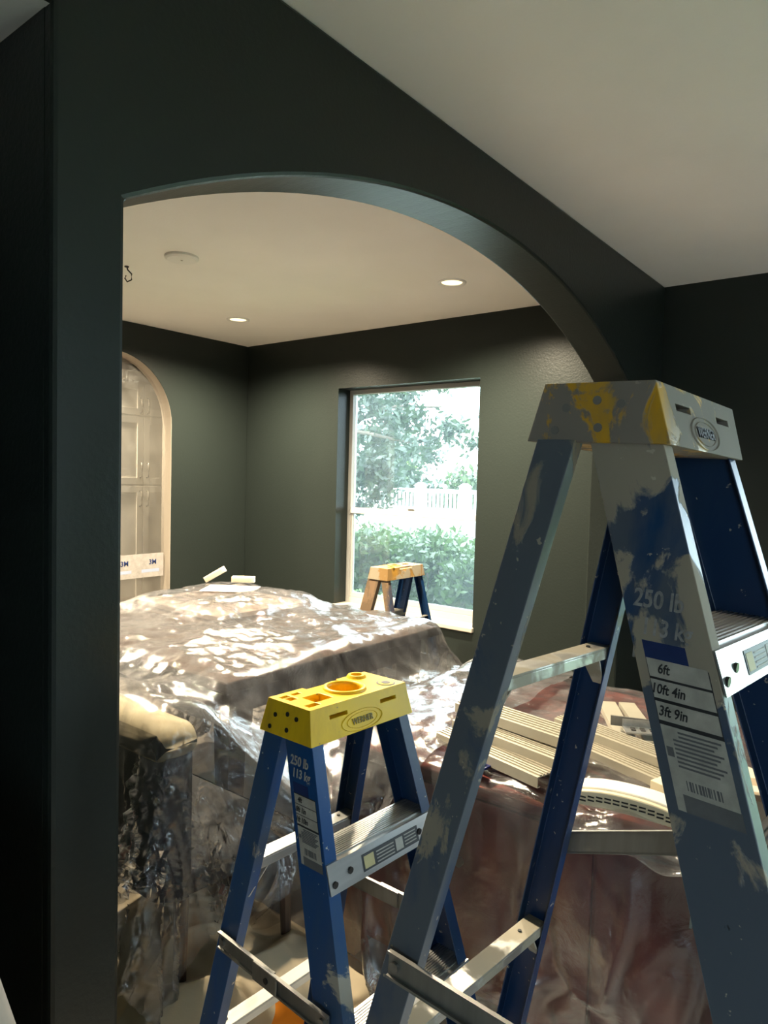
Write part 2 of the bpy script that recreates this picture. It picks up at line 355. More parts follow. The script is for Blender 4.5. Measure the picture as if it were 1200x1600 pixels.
# ---------------------------------------------------------------- windows
def window(name, x0, x1, z0, z1, y, label):
    e = empty(name, ((x0+x1)/2, y, z0)); struct(e, label); cx = (x0+x1)/2
    def bar(nm, a, b, c, d, y0, y1, m=m_winframe): return MB().box((a-cx, y0-y, b-z0), (c-cx, y1-y, d-z0)).build(nm, m, e, bevel=.003)
    f = .035; zm = 1.335
    bar('window_frame', x0, z0, x0+f, z1, y, y+.06); bar('window_frame', x1-f, z0, x1, z1, y, y+.06)
    bar('window_frame', x0+f, z1-f, x1-f, z1, y, y+.06); bar('window_frame', x0+f, z0, x1-f, z0+f*1.5, y, y+.06)
    bar('meeting_rail', x0+f, zm-.024, x1-f, zm+.024, y-.012, y+.03)
    bar('sash_latch', cx-.03, zm+.024, cx+.03, zm+.04, y-.012, y+.012, m_handle)
    bar('sash_stile', x0+f, z0+f*1.5, x0+f+.028, zm-.024, y, y+.03); bar('sash_stile', x1-f-.028, z0+f*1.5, x1-f, zm-.024, y, y+.03)
    bar('sash_rail', x0+f+.028, z0+f*1.5, x1-f-.028, z0+f*1.5+.04, y, y+.03)
    bar('window_pane', x0+f, zm+.024, x1-f, z1-f, y+.035, y+.039, m_glass); bar('window_pane', x0+f+.028, z0+f*1.5+.04, x1-f-.028, zm-.024, y+.012, y+.016, m_glass)
    return e
e = window('window_1', -3.80, -2.50, .575, 2.307, YW+.14, 'single-hung window looking on the hedge and fence')
MB().box((-.66, -.165, -.03), (.66, 0, .004)).build('window_sill', m_sill, e, bevel=.006)
e = empty('added_door', (1.35, YW+.14, 0)); struct(e, 'unseen opening enlarged to a glazed door for more daylight')  # out of view; taken down to the floor so more daylight bounces to the ceiling
for x0, x1 in ((-1.1, -1.04), (-.03, .03), (1.04, 1.1)): MB().box((x0, -.03, 0), (x1, .03, 2.307)).build('added_door_frame', m_winframe, e)
for z0, z1 in ((0, .06), (2.247, 2.307)):
    for x0, x1 in ((-1.04, -.03), (.03, 1.04)): MB().box((x0, -.03, z0), (x1, .03, z1)).build('added_door_frame', m_winframe, e)
for x0, x1 in ((-1.04, -.03), (.03, 1.04)): MB().box((x0, -.003, .06), (x1, .003, 2.247)).build('added_door_pane', m_glass, e)
e = empty('window_2', (2.80, 1.5, .575)); struct(e, 'window in the right wall')
for y0, y1 in ((-.4, -.365), (-.02, .02), (.365, .4)): MB().box((-.03, y0, 0), (.03, y1, 1.732)).build('window_frame', m_winframe, e)
for z0, z1 in ((0, .05), (1.69, 1.732)):
    for y0, y1 in ((-.365, -.02), (.02, .365)): MB().box((-.03, y0, z0), (.03, y1, z1)).build('window_frame', m_winframe, e)
for y0, y1 in ((-.365, -.02), (.02, .365)): MB().box((-.003, y0, .05), (.003, y1, 1.69)).build('window_pane', m_glass, e)
window('added_window', 1.0, 1.80, .575, 2.307, -2.74, 'window added behind the camera for daylight')  # unseen, added to light the ladder faces turned towards the camera

# ---------------------------------------------------------------- ceiling fittings
def downlight(loc, label, watts=225, col=(1, .86, .61)):
    e = empty('recessed_downlight', loc); tag(e, label, 'light', 'recessed ceiling downlights')
    mb = MB(); n = 28
    prof = [(.085, 0), (.083, -.006), (.066, -.007), (.060, -.001)]
    vs = [(r*math.cos(2*math.pi*k/n), r*math.sin(2*math.pi*k/n), z) for r, z in prof for k in range(n)]
    mb.add(vs, [(i*n+k, i*n+(k+1) % n, (i+1)*n+(k+1) % n, (i+1)*n+k) for i in range(3) for k in range(n)]).build('trim_ring', m_white, e, smooth=True)
    MB().add([(.060*math.cos(2*math.pi*k/n), .060*math.sin(2*math.pi*k/n), -.0015) for k in range(n)], [list(range(n))[::-1]]).build('lens', m_lens, e, fix=False)
    d = bpy.data.lights.new('downlight_lamp', 'SPOT'); d.energy = watts; d.color = col; d.spot_size = math.radians(158); d.spot_blend = 1.0; d.shadow_soft_size = .045
    lo = bpy.data.objects.new('downlight_lamp', d); COL.objects.link(lo); lo.parent = e; lo.location = (0, 0, -.055)
    return e
downlight((-4.105, 3.431, H), 'lit warm downlight in the dining ceiling nearest the far left corner')
downlight((-2.263, 3.459, H), 'lit warm downlight in the dining ceiling above the window side, right of the other')
downlight((-2.263, 1.45, H), 'lit downlight in the dining ceiling hidden above the arch')
downlight((-4.105, 1.45, H), 'lit downlight in the dining ceiling hidden behind the hall wall')
downlight((-5.6, 2.6, H), 'lit downlight in the kitchen beyond the round-headed doorway', 110)
e = empty('ceiling_cover_plate', (-3.193, 2.284, H)); tag(e, 'flat round white cover plate on the dining ceiling', 'cover plate')
MB().tube([(0,0,0), (0,0,-.012), (0,0,-.02)], [.088, .088, .075], 32).build('plate', m_white, e, smooth=False, bevel=.002); MB().disc((0,0,-.02), (0,0,-1), .006, .002, 10).build('screw', m_handle, e)
e = empty('chandelier_wire', (-3.60, 2.215, H)); tag(e, 'short black wire loop hanging from the dining ceiling beside the left jamb', 'wire')
MB().tube([(0,0,0), (.005,.003,-.02), (.03,.012,-.045), (.025,.015,-.075), (.0,.004,-.085), (-.012,-.003,-.065), (-.005,0,-.05)], .004, 8).build('wire', m_black, e, smooth=True)
MB().disc((0,0,0), (0,0,-1), .012, .006, 12).build('grommet', m_black, e)

# ---------------------------------------------------------------- kitchen cabinet and masking film behind the doorway
e = empty('tall_cabinet', (-5.72, 3.49, 0)); tag(e, 'white tall kitchen cabinet with paired doors seen through the doorway film', 'cabinet')
MB().box((-.55, -.62, .1), (0, .62, 2.42)).build('body', m_cab, e); MB().box((-.5, -.6, 0), (-.04, .6, .1)).build('plinth', m_cab, e)
MB().hexa([(-.55,-.63,2.42),(.01,-.63,2.42),(.01,.63,2.42),(-.55,.63,2.42)], [(-.55,-.68,2.5),(.05,-.68,2.5),(.05,.68,2.5),(-.55,.68,2.5)]).build('crown', m_cab, e)
def cab_door(y0, y1, z0, z1, hy, hz):
    d = MB().box((0, y0, z0), (.012, y1, z1)).build('door', m_cab, e)
    f = .06
    for a in ((y0, z0, y0+f, z1), (y1-f, z0, y1, z1), (y0+f, z0, y1-f, z0+f), (y0+f, z1-f, y1-f, z1)):
        MB().box((.012, a[0], a[1]), (.022, a[2], a[3])).build('door_rail', m_cab, d, bevel=.002)
    MB().tube([(.022, hy, hz-.07), (.05, hy, hz-.062), (.054, hy, hz), (.05, hy, hz+.062), (.022, hy, hz+.07)], .007, 8).build('handle', m_handle, d, smooth=True)
yg = .20
for z0, z1, hz in ((.13, 1.475, 1.36), (1.49, 2.10, 1.62), (2.115, 2.40, 2.2)):
    cab_door(yg-.42, yg-.003, z0, z1, yg-.035, hz); cab_door(yg+.003, yg+.41, z0, z1, yg+.035, hz)
    cab_door(-.61, yg-.426, z0, z1, -.57, hz)

def grid_mesh(P, name, mat, parent=None, smooth=True):
    nx, ny = P.shape[:2]
    idx = np.arange(nx*ny).reshape(nx, ny)
    q = np.stack([idx[:-1,:-1], idx[1:,:-1], idx[1:,1:], idx[:-1,1:]], -1).reshape(-1, 4)
    me = bpy.data.meshes.new(name); me.vertices.add(nx*ny); me.vertices.foreach_set('co', P.reshape(-1).astype(np.float32))
    me.loops.add(q.size); me.loops.foreach_set('vertex_index', q.reshape(-1).astype(np.int32))
    me.polygons.add(len(q)); me.polygons.foreach_set('loop_start', np.arange(0, q.size, 4, dtype=np.int32)); me.polygons.foreach_set('loop_total', np.full(len(q), 4, np.int32))
    me.update(calc_edges=True); me.validate()
    if smooth: me.polygons.foreach_set('use_smooth', np.ones(len(q), bool))
    me.materials.append(mat)
    o = bpy.data.objects.new(name, me); COL.objects.link(o)
    if parent: o.parent = parent
    return o
def vnoise(x, y, seed):      # smooth 2-D value noise
    r = np.random.RandomState(seed); T = r.rand(64, 64)
    xi = np.floor(x).astype(int); yi = np.floor(y).astype(int); fx = x-xi; fy = y-yi
    fx = fx*fx*(3-2*fx); fy = fy*fy*(3-2*fy); g = lambda a, b: T[a % 64, b % 64]
    return (g(xi,yi)*(1-fx)+g(xi+1,yi)*fx)*(1-fy) + (g(xi,yi+1)*(1-fx)+g(xi+1,yi+1)*fx)*fy
def worley(x, y, seed):      # distance to the nearest scattered point: facets that meet in sharp creases
    r = np.random.RandomState(seed); TX = r.rand(64, 64); TY = r.rand(64, 64)
    xi = np.floor(x).astype(int); yi = np.floor(y).astype(int); best = np.full(x.shape, 9.)
    for a in (-1, 0, 1):
        for b in (-1, 0, 1):
            u, v = xi+a, yi+b; px = u+TX[u % 64, v % 64]; py = v+TY[u % 64, v % 64]
            best = np.minimum(best, np.sqrt((x-px)**2+(y-py)**2))
    return best
def ridged(x, y, seed): return 1-2*np.abs(vnoise(x, y, seed)-.5)

yy, zz = np.meshgrid(np.linspace(2.385, 3.415, 60), np.linspace(.01, 2.50, 130), indexing='ij')
half = np.where(zz > 1.99, np.sqrt(np.maximum(.515**2-(zz-1.99)**2, .0004)), .515)
yy = 2.90 + (yy-2.90)/.515*half
ds = (yy-2.4)*.7+(zz*.55)
bx = -4.985 + .02*ridged(ds*5, (yy-zz)*1.2, 3)*ridged(yy*3, zz*2, 5) + .008*ridged(yy*9+zz*5, zz*6, 8)
e = empty('doorway_film', (0,0,0)); tag(e, 'clear masking film taped across the round-headed doorway', 'plastic film')
grid_mesh(np.stack([bx, yy, zz], -1), 'film', m_film_door, e)
def film_band(z0, z1, mat, nm, x=-4.955):
    return MB().box((x, 2.42, z0), (x+.0015, 3.40, z1)).build(nm, mat, e)
m_band = simple('pale_printed_film_band', (0.30, 0.275, 0.26, 1), .5, 0, .3, .35, 30)
b = film_band(.76, .95, m_band, 'printed_band')
for yb in (2.75, 3.05, 3.30):
    text_obj('print', '3M', .055, m_blue_print, b, (-4.9525, yb, .88), (0,1,0), (0,0,1))
    MB().box((-4.9535, yb-.10, .80), (-4.953, yb+.06, .825)).build('print', simple('pale_blue_print', (.30,.34,.46,1), .5), b)

# ---------------------------------------------------------------- ladders
def ladder(name, label, p, mats, opt):
    cx, cy, ztop, th, Lt, Lb, Dt, Db, hc, af, bf, wf, ar, br, wr, w0, k, w0r, kr, tu, tv = p
    U = Vector((-math.sin(th), math.cos(th), tu)).normalized(); V = Vector((math.cos(th), math.sin(th), tv)); V = (V-U*V.dot(U)).normalized(); Wv = V.cross(U)
    top = Vector((cx, cy, ztop)); base = top - Wv*ztop
    e = bpy.data.objects.new(name, None); COL.objects.link(e); e.empty_display_size = .1
    mw = Matrix((V, U, Wv)).transposed().to_4x4(); mw.translation = base; e.matrix_world = mw
    tag(e, label, 'ladder')
    L = lambda v, u, s: Vector((v, u, ztop - s))
    zw = lambda q: (mw @ q).z
    ft = .003
    def rail_pt(front, sg, s):
        if front: return L(af+bf*s, sg*(w0+k*s), s)
        return L(-ar-br*s, sg*(w0r+kr*s), s)
    def send(front, sg, zt_):
        a, b = 0., 3.
        for _ in range(40):
            m_ = (a+b)/2
            if zw(rail_pt(front, sg, m_)) > zt_: a = m_
            else: b = m_
        return a
    info = {}
    for front in (True, False):
        for sg in (-1, 1):
            s0 = hc*.96; s1 = send(front, sg, .022); w = wf if front else wr; fl = .030 if front else .026
            o2 = [(-w,0),(w,0),(w,fl),(w-ft,fl),(w-ft,ft),(-w+ft,ft),(-w+ft,fl),(-w,fl)]
            def ring(s): 
                c = rail_pt(front, sg, s); return [c + Vector((a, -sg*b, 0)) for a, b in o2]
            mb = MB(); mb.sweep(ring(s0), ring(s1))
            mat = mats['front' if front else 'rear'] if sg == opt.get('near', -1) else mats['far']
            r = mb.build('rail', mat, e, bevel=.0012)
            c = rail_pt(front, sg, s1); s2 = send(front, sg, .001); c2 = rail_pt(front, sg, s2)
            ff = MB(); q = lambda c_, g: [c_+Vector((-w-g, sg*g, 0)), c_+Vector((w+g, sg*g, 0)), c_+Vector((w+g, -sg*(fl+g), 0)), c_+Vector((-w-g, -sg*(fl+g), 0))]
            cu = rail_pt(front, sg, s1-.03)
            ff.sweep(q(cu, .003), q(c2, .003)); ff.build('foot', m_rubber, r)
            info[(front, sg)] = r
    # steps
    for i, s in enumerate(opt['steps']):
        uw = w0 + k*s; va, vb = af+bf*s-wf, af+bf*s+wf; sl = bf
        mb = MB()
        mb.box((va+.006, -uw+ft, ztop-s-.004), (vb+.001, uw-ft, ztop-s))
        nr = 11
        for j in range(nr):
            v0 = va+.010+(vb-va-.016)*j/nr; mb.box((v0, -uw+ft, ztop-s), (v0+(vb-va)/nr*.45, uw-ft, ztop-s+.0025))
        lip = .052
        mb.hexa([(vb+.0015+sl*lip, -uw-.001, ztop-s-lip), (vb+.004+sl*lip, -uw-.001, ztop-s-lip), (vb+.004+sl*lip, uw+.001, ztop-s-lip), (vb+.0015+sl*lip, uw+.001, ztop-s-lip)],
                [(vb+.001, -uw-.001, ztop-s), (vb+.004, -uw-.001, ztop-s), (vb+.004, uw+.001, ztop-s), (vb+.001, uw+.001, ztop-s)])
        mb.box((va+.004, -uw+ft, ztop-s-.03), (va+.007, uw-ft, ztop-s))
        st = mb.build('step', mats['step'] if not (i and opt.get('dusty')) else mats['brace'], e)
        for uu in (-uw+.012, -uw+.055, uw-.055, uw-.012):
            zz_ = ztop-s-(.036 if abs(abs(uu)-uw) < .02 else .026); MB().disc((vb+.003+sl*(ztop-s-zz_), uu, zz_), (1,0,0), .0065, .004, 10).build('rivet', m_rivet, st)
        if i == 0 and opt.get('steplabel'):
            x = lambda z: vb+.0045+sl*(-z)
            def plate(u0, u1, z0, z1, m, nm, d=.0006): 
                return MB().hexa([(x(z0), u0, ztop-s+z0), (x(z0)+d, u0, ztop-s+z0), (x(z0)+d, u1, ztop-s+z0), (x(z0), u1, ztop-s+z0)],
                                 [(x(z1), u0, ztop-s+z1), (x(z1)+d, u0, ztop-s+z1), (x(z1)+d, u1, ztop-s+z1), (x(z1), u1, ztop-s+z1)]).build(nm, m, st)
            part_label(plate(-.07, .10, -.042, -.012, m_black, 'warning_label'), 'black warning label on the step front')
            plate(-.066, -.038, -.038, -.016, simple('faded_yellow_print', (.45,.38,.18,1), .6), 'label_print', .0012); plate(.028, .05, -.038, -.016, m_label, 'label_print', .0012)
            for kz in range(4): plate(-.03, .022, -.038+kz*.006, -.036+kz*.006, m_label, 'label_print', .0012); plate(.056, .092, -.036+kz*.006, -.034+kz*.006, m_label, 'label_print', .0012)
    # rear braces
    for s in opt['braces']:
        uw = w0r + kr*s; vc = -ar-br*s
        mb = MB().box((vc-wr*.6, -uw+ft, ztop-s-.004), (vc+wr*.75, uw-ft, ztop-s)); mb.box((vc+wr*.75-.003, -uw+ft, ztop-s-.022), (vc+wr*.75, uw-ft, ztop-s-.004))
        bb = mb.build('rear_brace', mats['brace'], e, bevel=.001)
        for sg in (-1, 1):
            MB().hexa([(vc-.008, sg*(uw-ft)-.002, ztop-s-.075), (vc+.012, sg*(uw-ft)-.002, ztop-s-.075), (vc+.012, sg*(uw-ft)+.002, ztop-s-.075), (vc-.008, sg*(uw-ft)+.002, ztop-s-.075)],
                      [(vc-.016, sg*(uw-.045)-.002, ztop-s-.022), (vc+.020, sg*(uw-.045)-.002, ztop-s-.022), (vc+.020, sg*(uw-.045)+.002, ztop-s-.022), (vc-.016, sg*(uw-.045)+.002, ztop-s-.022)]).build('gusset', mats['brace'], bb)
            MB().disc((vc, sg*(uw*.72), ztop-s), (0,0,1), .004, .0025, 8).build('rivet', m_rivet, bb)
    # spreaders
    for sg, s, lift in opt['spread']:
        a = rail_pt(False, sg, s) + Vector((0, sg*.007, 0)); b = rail_pt(True, sg, s) + Vector((0, sg*.007, 0)); m_ = a.lerp(b, .5) + Vector((0, 0, lift))
        sp = None
        for (p0, p1, oo) in ((a, m_, 0), (m_, b, 1)):
            d = (p1-p0).normalized(); h = opt.get('sph', .016); up = Vector((-d.z, 0, d.x)).normalized()*h*(1 if d.x >= 0 else -1); t_ = Vector((0, sg*.003, 0)); of = Vector((0, sg*.0035*oo, 0))
            p0e = p0-d*.014; p1e = p1+d*.014; mb = MB()
            mb.hexa([p0e-up+of, p1e-up+of, p1e-up+of+t_, p0e-up+of+t_], [p0e+up+of, p1e+up+of, p1e+up+of+t_, p0e+up+of+t_])
            for g in (-1, 1): mb.hexa([p0e+up*g+of-up*.12, p1e+up*g+of-up*.12, p1e+up*g+of-up*.12+t_*2.6, p0e+up*g+of-up*.12+t_*2.6], [p0e+up*g+of+up*.12, p1e+up*g+of+up*.12, p1e+up*g+of+up*.12+t_*2.6, p0e+up*g+of+up*.12+t_*2.6])
            q = mb.build('spreader', mats['steel'], e)
            end = p0 if oo == 0 else p1
            MB().disc(end+of+Vector((0, sg*.002, 0)), (0, sg, 0), .008, .006, 12).build('rivet', mats['steel'], q)
            sp = sp or q
        d = (m_-a).normalized(); up = Vector((-d.z, 0, d.x)).normalized()*.019; t_ = Vector((0, sg*.004, 0)); of = Vector((0, sg*.008, 0))
        MB().hexa([m_-d*.045-up+of, m_+d*.03-up+of, m_+d*.03-up+of+t_, m_-d*.045-up+of+t_], [m_-d*.045+up+of, m_+d*.03+up+of, m_+d*.03+up+of+t_, m_-d*.045+up+of+t_]).build('joint_plate', mats['steel'], sp, bevel=.003)
        MB().disc(m_+of+Vector((0, sg*.004, 0)), (0, sg, 0), .006, .003, 10).build('rivet', m_rivet, sp)
    # cap: tapered moulding with pockets cut into its top and slots in its long faces
    cap = MB().hexa([L(-Db,-Lb,hc), L(Db,-Lb,hc), L(Db,Lb,hc), L(-Db,Lb,hc)], [L(-Dt,-Lt,0), L(Dt,-Lt,0), L(Dt,Lt,0), L(-Dt,Lt,0)])
    capo = cap.build('top_cap', mats['cap'], e)
    cut = []
    def cyl(v, u, r, dep, n=28): cut.append(MB().disc(L(v,u,dep), (0,0,1), r, dep+.02, n).build('cut', m_dark))
    def bxc(v0, v1, u0, u1, dep): cut.append(MB().box((v0,u0,ztop-dep), (v1,u1,ztop+.02)).build('cut', m_dark))
    kx = Lt/.143; kd = Dt/.062
    cyl(.002*kd, .012*kx, .037*kd, .045)                          # bucket ring
    bxc(-.012*kd, .030*kd, -.098*kx, -.050*kx, .02)               # recess
    bxc(.030*kd, .046*kd, -.130*kx, -.100*kx, .03)                # corner slots
    bxc(-.046*kd, -.034*kd, -.130*kx, -.108*kx, .03); bxc(-.046*kd, -.034*kd, -.098*kx, -.078*kx, .03)
    bxc(-.03*kd, -.012*kd, -.128*kx, -.108*kx, .012)
    cyl(-.043*kd, .096*kx, .013*kd, .03, 18)
    bxc(-Dt-.02, -Dt+.012*kd, -.05*kx, .05*kx, .012)              # dip along the back edge
    for us, uw_ in ((-.095*kx, .05*kx), (.055*kx, .05*kx)):          # slots through the front face
        cut.append(MB().box((Dt-.03, us, ztop-hc*.40), (Db+.03, us+uw_, ztop-hc*.29)).build('cut', m_dark))
    for c_ in cut:
        md = capo.modifiers.new('b', 'BOOLEAN'); md.operation = 'DIFFERENCE'; md.solver = 'EXACT'; 
        c_.matrix_world = mw; md.object = c_
    bv = capo.modifiers.new('bevel', 'BEVEL'); bv.width = .0028*kd; bv.segments = 2; bv.limit_method = 'ANGLE'; bv.angle_limit = math.radians(40)
    dg = bpy.context.evaluated_depsgraph_get(); dg.update()
    me = bpy.data.meshes.new_from_object(capo.evaluated_get(dg)); capo.modifiers.clear(); capo.data = me
    me.materials.clear(); me.materials.append(mats['cap']); me.polygons.foreach_set('material_index', [0]*len(me.polygons))
    for c_ in cut: bpy.data.objects.remove(c_)
    n = 36; mb = MB()
    prof = [(.037, 0), (.038, .005), (.043, .006), (.046, .0045), (.047, 0)]
    mb.add([(.002*kd+r*kd*math.cos(2*math.pi*j/n), .012*kx+r*kd*math.sin(2*math.pi*j/n), ztop+z) for r, z in prof for j in range(n)], [(i*n+j, i*n+(j+1) % n, (i+1)*n+(j+1) % n, (i+1)*n+j) for i in range(4) for j in range(n)])
    mb.build('cap_ring', mats['cap'], capo, smooth=True)
    ring = MB(); r0, r1 = .013*kd, .019*kd
    prof = [(r0, 0), (r0, .006), (r1, .006), (r1+.004, 0)]
    ring.add([(-.043*kd+r*math.cos(2*math.pi*j/20), .096*kx+r*math.sin(2*math.pi*j/20), ztop+z) for r, z in prof for j in range(20)], [(i*20+j, i*20+(j+1) % 20, (i+1)*20+(j+1) % 20, (i+1)*20+j) for i in range(3) for j in range(20)])
    ring.build('cap_ring', mats['cap'], capo)
    if opt.get('sticker'):
        MB().disc(L(.036*kd, .107*kx, 0), (0,0,1), .021, .0008, 28).build('sticker', m_print, capo); MB().disc(L(.036*kd, .107*kx, -.0008), (0,0,1), .017, .0006, 28).build('sticker', mats['cap'], capo); MB().disc(L(.036*kd, .107*kx, -.0014), (0,0,1), .010, .0006, 20).build('sticker', m_print, capo)
    # oval badge and lettering on the front long face
    fn = Vector((hc, 0, Db-Dt)).normalized(); fu = Vector((0,1,0)); fv = Vector((-(Db-Dt), 0, hc)).normalized()
    sc_ = .68; oc = Vector((Dt+(Db-Dt)*sc_, -.005*kx, ztop-hc*sc_))
    ra, rb = opt.get('badge', (.062*kx, .021*kx)); n = 40; mb = MB()
    for q0, q1, hh in ((1.0, .93, .002), (.74, .69, .0016)):
        vs = []
        for f_, h_ in ((q0, 0), (q0-.02, hh), (q1+.02, hh), (q1, 0)):
            for j in range(n):
                a = 2*math.pi*j/n; vs.append(oc + fu*math.cos(a)*(ra*f_) + fv*math.sin(a)*(rb*f_) + fn*h_)
        mb.add(vs, [(i*n+j, i*n+(j+1) % n, (i+1)*n+(j+1) % n, (i+1)*n+j) for i in range(3) for j in range(n)])
    if opt.get('badge_on', True):
        mb.build('badge_ring', mats['cap'] if not opt.get('dark_ring') else mats['ring'], capo, smooth=True)
        text_obj('badge_lettering', 'WERNER', rb*.86, mats['text'], capo, oc+fn*.0008, fu, fv, .0011, opt.get('tstretch', .85), .006)
    # screws on the near end face
    en = Vector((0, -hc, Lb-Lt)).normalized()
    for vv, ss in ((-.55, .42), (.02, .30), (.45, .36), (.06, .75), (-.75, .8)):
        c = L(vv*Dt, -Lt-(Lb-Lt)*ss, hc*ss); MB().disc(c-en*.001, en, .0048*kd, .0025, 12).build('rivet', mats['screw'], capo)
    # print on the near front rail web
    rr = info[(True, -1)]
    def web(vf, s, off): return L(af+bf*s+vf*wf, -(w0+k*s)-off, s)
    for it in opt.get('print', []):
        kind = it[0]
        if kind == 'plate':
            _, v0, v1, s0, s1, m_, off = it
            a = [web(v0, s1, off-.0004), web(v1, s1, off-.0004), web(v1, s1, off), web(v0, s1, off)]; b_ = [web(v0, s0, off-.0004), web(v1, s0, off-.0004), web(v1, s0, off), web(v0, s0, off)]
            MB().hexa(a, b_).build('label', m_, rr)
        elif kind == 'text':
            _, tx, vv, s, size, m_, off = it
            ax = web(1, s, 0)-web(-1, s, 0); ay = web(0, s-.1, 0)-web(0, s, 0)
            text_obj('label_text', tx, size, m_, rr, web(vv, s, off), ax, ay, .0003, .8)
        elif kind == 'bars':
            _, v0, v1, s0, s1, off = it
            mb = MB(); x = v0; g = random.Random(3)
            while x < v1-.02:
                w_ = g.choice((.02, .03, .05)); a = [web(x, s1, off-.0004), web(x+w_, s1, off-.0004), web(x+w_, s1, off), web(x, s1, off)]; b_ = [web(x, s0, off-.0004), web(x+w_, s0, off-.0004), web(x+w_, s0, off), web(x, s0, off)]
                mb.hexa(a, b_); x += w_ + g.choice((.02, .03, .045))
            part_label(mb.build('barcode', m_print, rr), 'black barcode bars')
    return e

def rail_print(s, sc, sizes, dec=None):
    """the stack of rating panels, white strips, small print and barcode down a front rail; s: list of station drops"""
    L_ = []
    a = s
    L_ += [('text', '250 lb', -.05, a['lb'], sizes*1.35, dec or m_decal, .0012), ('text', '113 kg', -.02, a['kg'], sizes*1.25, dec or m_decal, .0012)]
    L_ += [('plate', -.72, .35, a['b0'], a['b1'], m_blue_print, .0006), ('plate', -.72, .80, a['b1'], a['p1'], m_black, .0006)]
    for key, tx, t2 in (('t1', a['n1'], '1.2 m'), ('t2', a['n2'], ''), ('t3', a['n3'], '')):
        L_ += [('plate', -.70, .78, a[key]-sc*.011, a[key]+sc*.011, m_label, .0012), ('text', tx, -.30, a[key], sizes*.72, m_black, .0018)]
    L_ += [('plate', -.70, .80, a['p1'], a['p2'], m_label, .0010)]
    n = 9
    for i in range(n):
        q = a['p1'] + (a['p2']-a['p1'])*(i+.8)/(n+1); L_.append(('plate', -.45 + (.15 if i < 2 else 0), .70-.1*(i % 3), q, q+sc*.0022, m_print, .0015))
    L_ += [('plate', -.66, -.5, a['p1']+(a['p2']-a['p1'])*.5, a['p1']+(a['p2']-a['p1'])*.72, m_print, .0015)]
    L_ += [('plate', -.70, .80, a['p2'], a['q1'], m_label, .0011), ('plate', -.50, .82, a['q1']-sc*.020, a['q1'], m_print, .0014), ('bars', -.35, .45, a['p2']+sc*.010, a['q1']-sc*.026, .0016)]
    return L_

near_print = rail_print(dict(lb=.283, kg=.318, b0=.335, b1=.358, t1=.367, t2=.392, t3=.418, n1='6ft', n2='10ft 4in', n3='3ft 9in', p1=.434, p2=.483, q1=.530), 1.0, .024)
ladder('stepladder', 'tall blue stepladder nearest the camera, its cap and rails smeared with dried plaster',
       (-.3619, 1.101, 1.7346, -.0706, .1615, .157, .0804, .1049, .0825, .0147, .3506, .0509, .0416, .1832, .0299, .147, .0668, .1538, .0925, -.0283, -.0361),
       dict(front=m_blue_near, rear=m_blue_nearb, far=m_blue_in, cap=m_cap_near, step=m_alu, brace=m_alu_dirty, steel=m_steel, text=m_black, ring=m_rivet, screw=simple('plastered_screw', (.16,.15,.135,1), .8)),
       dict(steps=[.331, .636, .941, 1.246, 1.551], braces=[.434, 1.047, 1.50], spread=[(-1, .90, 0), (1, .87, .11)], sph=.019, print=near_print, badge=(.060, .025), tstretch=.82, steplabel=True, dark_ring=False))
small_print = rail_print(dict(lb=.105, kg=.128, b0=.145, b1=.164, t1=.174, t2=.192, t3=.210, n1='4ft', n2='8ft 1in', n3='1ft 10in', p1=.222, p2=.250, q1=.288), .75, .019, m_label)
ladder('stepladder', 'short blue stepladder with clean yellow cap standing in the archway',
       (-.9785, 1.1095, 1.15, -.0539, .143, .1524, .0621, .0772, .0669, .0109, .2904, .0395, .0306, .2248, .0276, .1382, .0788, .137, .064, -.0078, .0106),
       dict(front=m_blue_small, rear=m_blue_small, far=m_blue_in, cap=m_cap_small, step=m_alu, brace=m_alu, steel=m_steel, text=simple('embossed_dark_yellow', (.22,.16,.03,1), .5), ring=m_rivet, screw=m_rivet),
       dict(steps=[.270, .575, .88], braces=[.3475, .75], spread=[(-1, .53, .0), (1, .53, .0)], print=small_print, sticker=True, steplabel=True, dark_ring=False))
k_ = 1.09
ladder('stepladder', 'small orange-capped stepladder behind the covered table in front of the window',
       (-2.444, 3.249, 1.0986, math.pi+.0058, .1561*k_, .1681*k_, .0572*k_, .0651*k_, .0614*k_, .0213*k_, .2499, .0363*k_, .0202*k_, .2468, .0219*k_, .1522*k_, .0593, .151*k_, .0601, 0, 0),
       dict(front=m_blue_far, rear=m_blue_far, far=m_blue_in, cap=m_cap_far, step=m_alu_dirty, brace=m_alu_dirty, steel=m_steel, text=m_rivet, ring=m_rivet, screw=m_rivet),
       dict(steps=[.29, .58, .87], braces=[.30, .70], spread=[(-1, .56, 0), (1, .56, 0)], badge_on=False, near=1))

# ---------------------------------------------------------------- furniture under the dust sheets
TX0, TX1, TY0, TY1, TZ = -3.35, -1.92, 1.58, 2.92, .87
e = empty('dining_table', ((TX0+TX1)/2, (TY0+TY1)/2, 0)); tag(e, 'dark dining table under the left dust sheet', 'table')
hx, hy = (TX1-TX0)/2, (TY1-TY0)/2
MB().box((-hx, -hy, TZ-.045), (hx, hy, TZ)).build('tabletop', m_wood, e, bevel=.006)
MB().box((-hx+.07, -hy+.07, TZ-.15), (hx-.07, hy-.07, TZ-.045)).build('apron', m_wood, e)
for sx in (-1, 1):
    for sy in (-1, 1):
        x, y = sx*(hx-.11), sy*(hy-.11); MB().hexa([(x-.03,y-.03,0),(x+.03,y-.03,0),(x+.03,y+.03,0),(x-.03,y+.03,0)], [(x-.045,y-.045,TZ-.045),(x+.045,y-.045,TZ-.045),(x+.045,y+.045,TZ-.045),(x-.045,y+.045,TZ-.045)]).build('leg', m_wood, e)
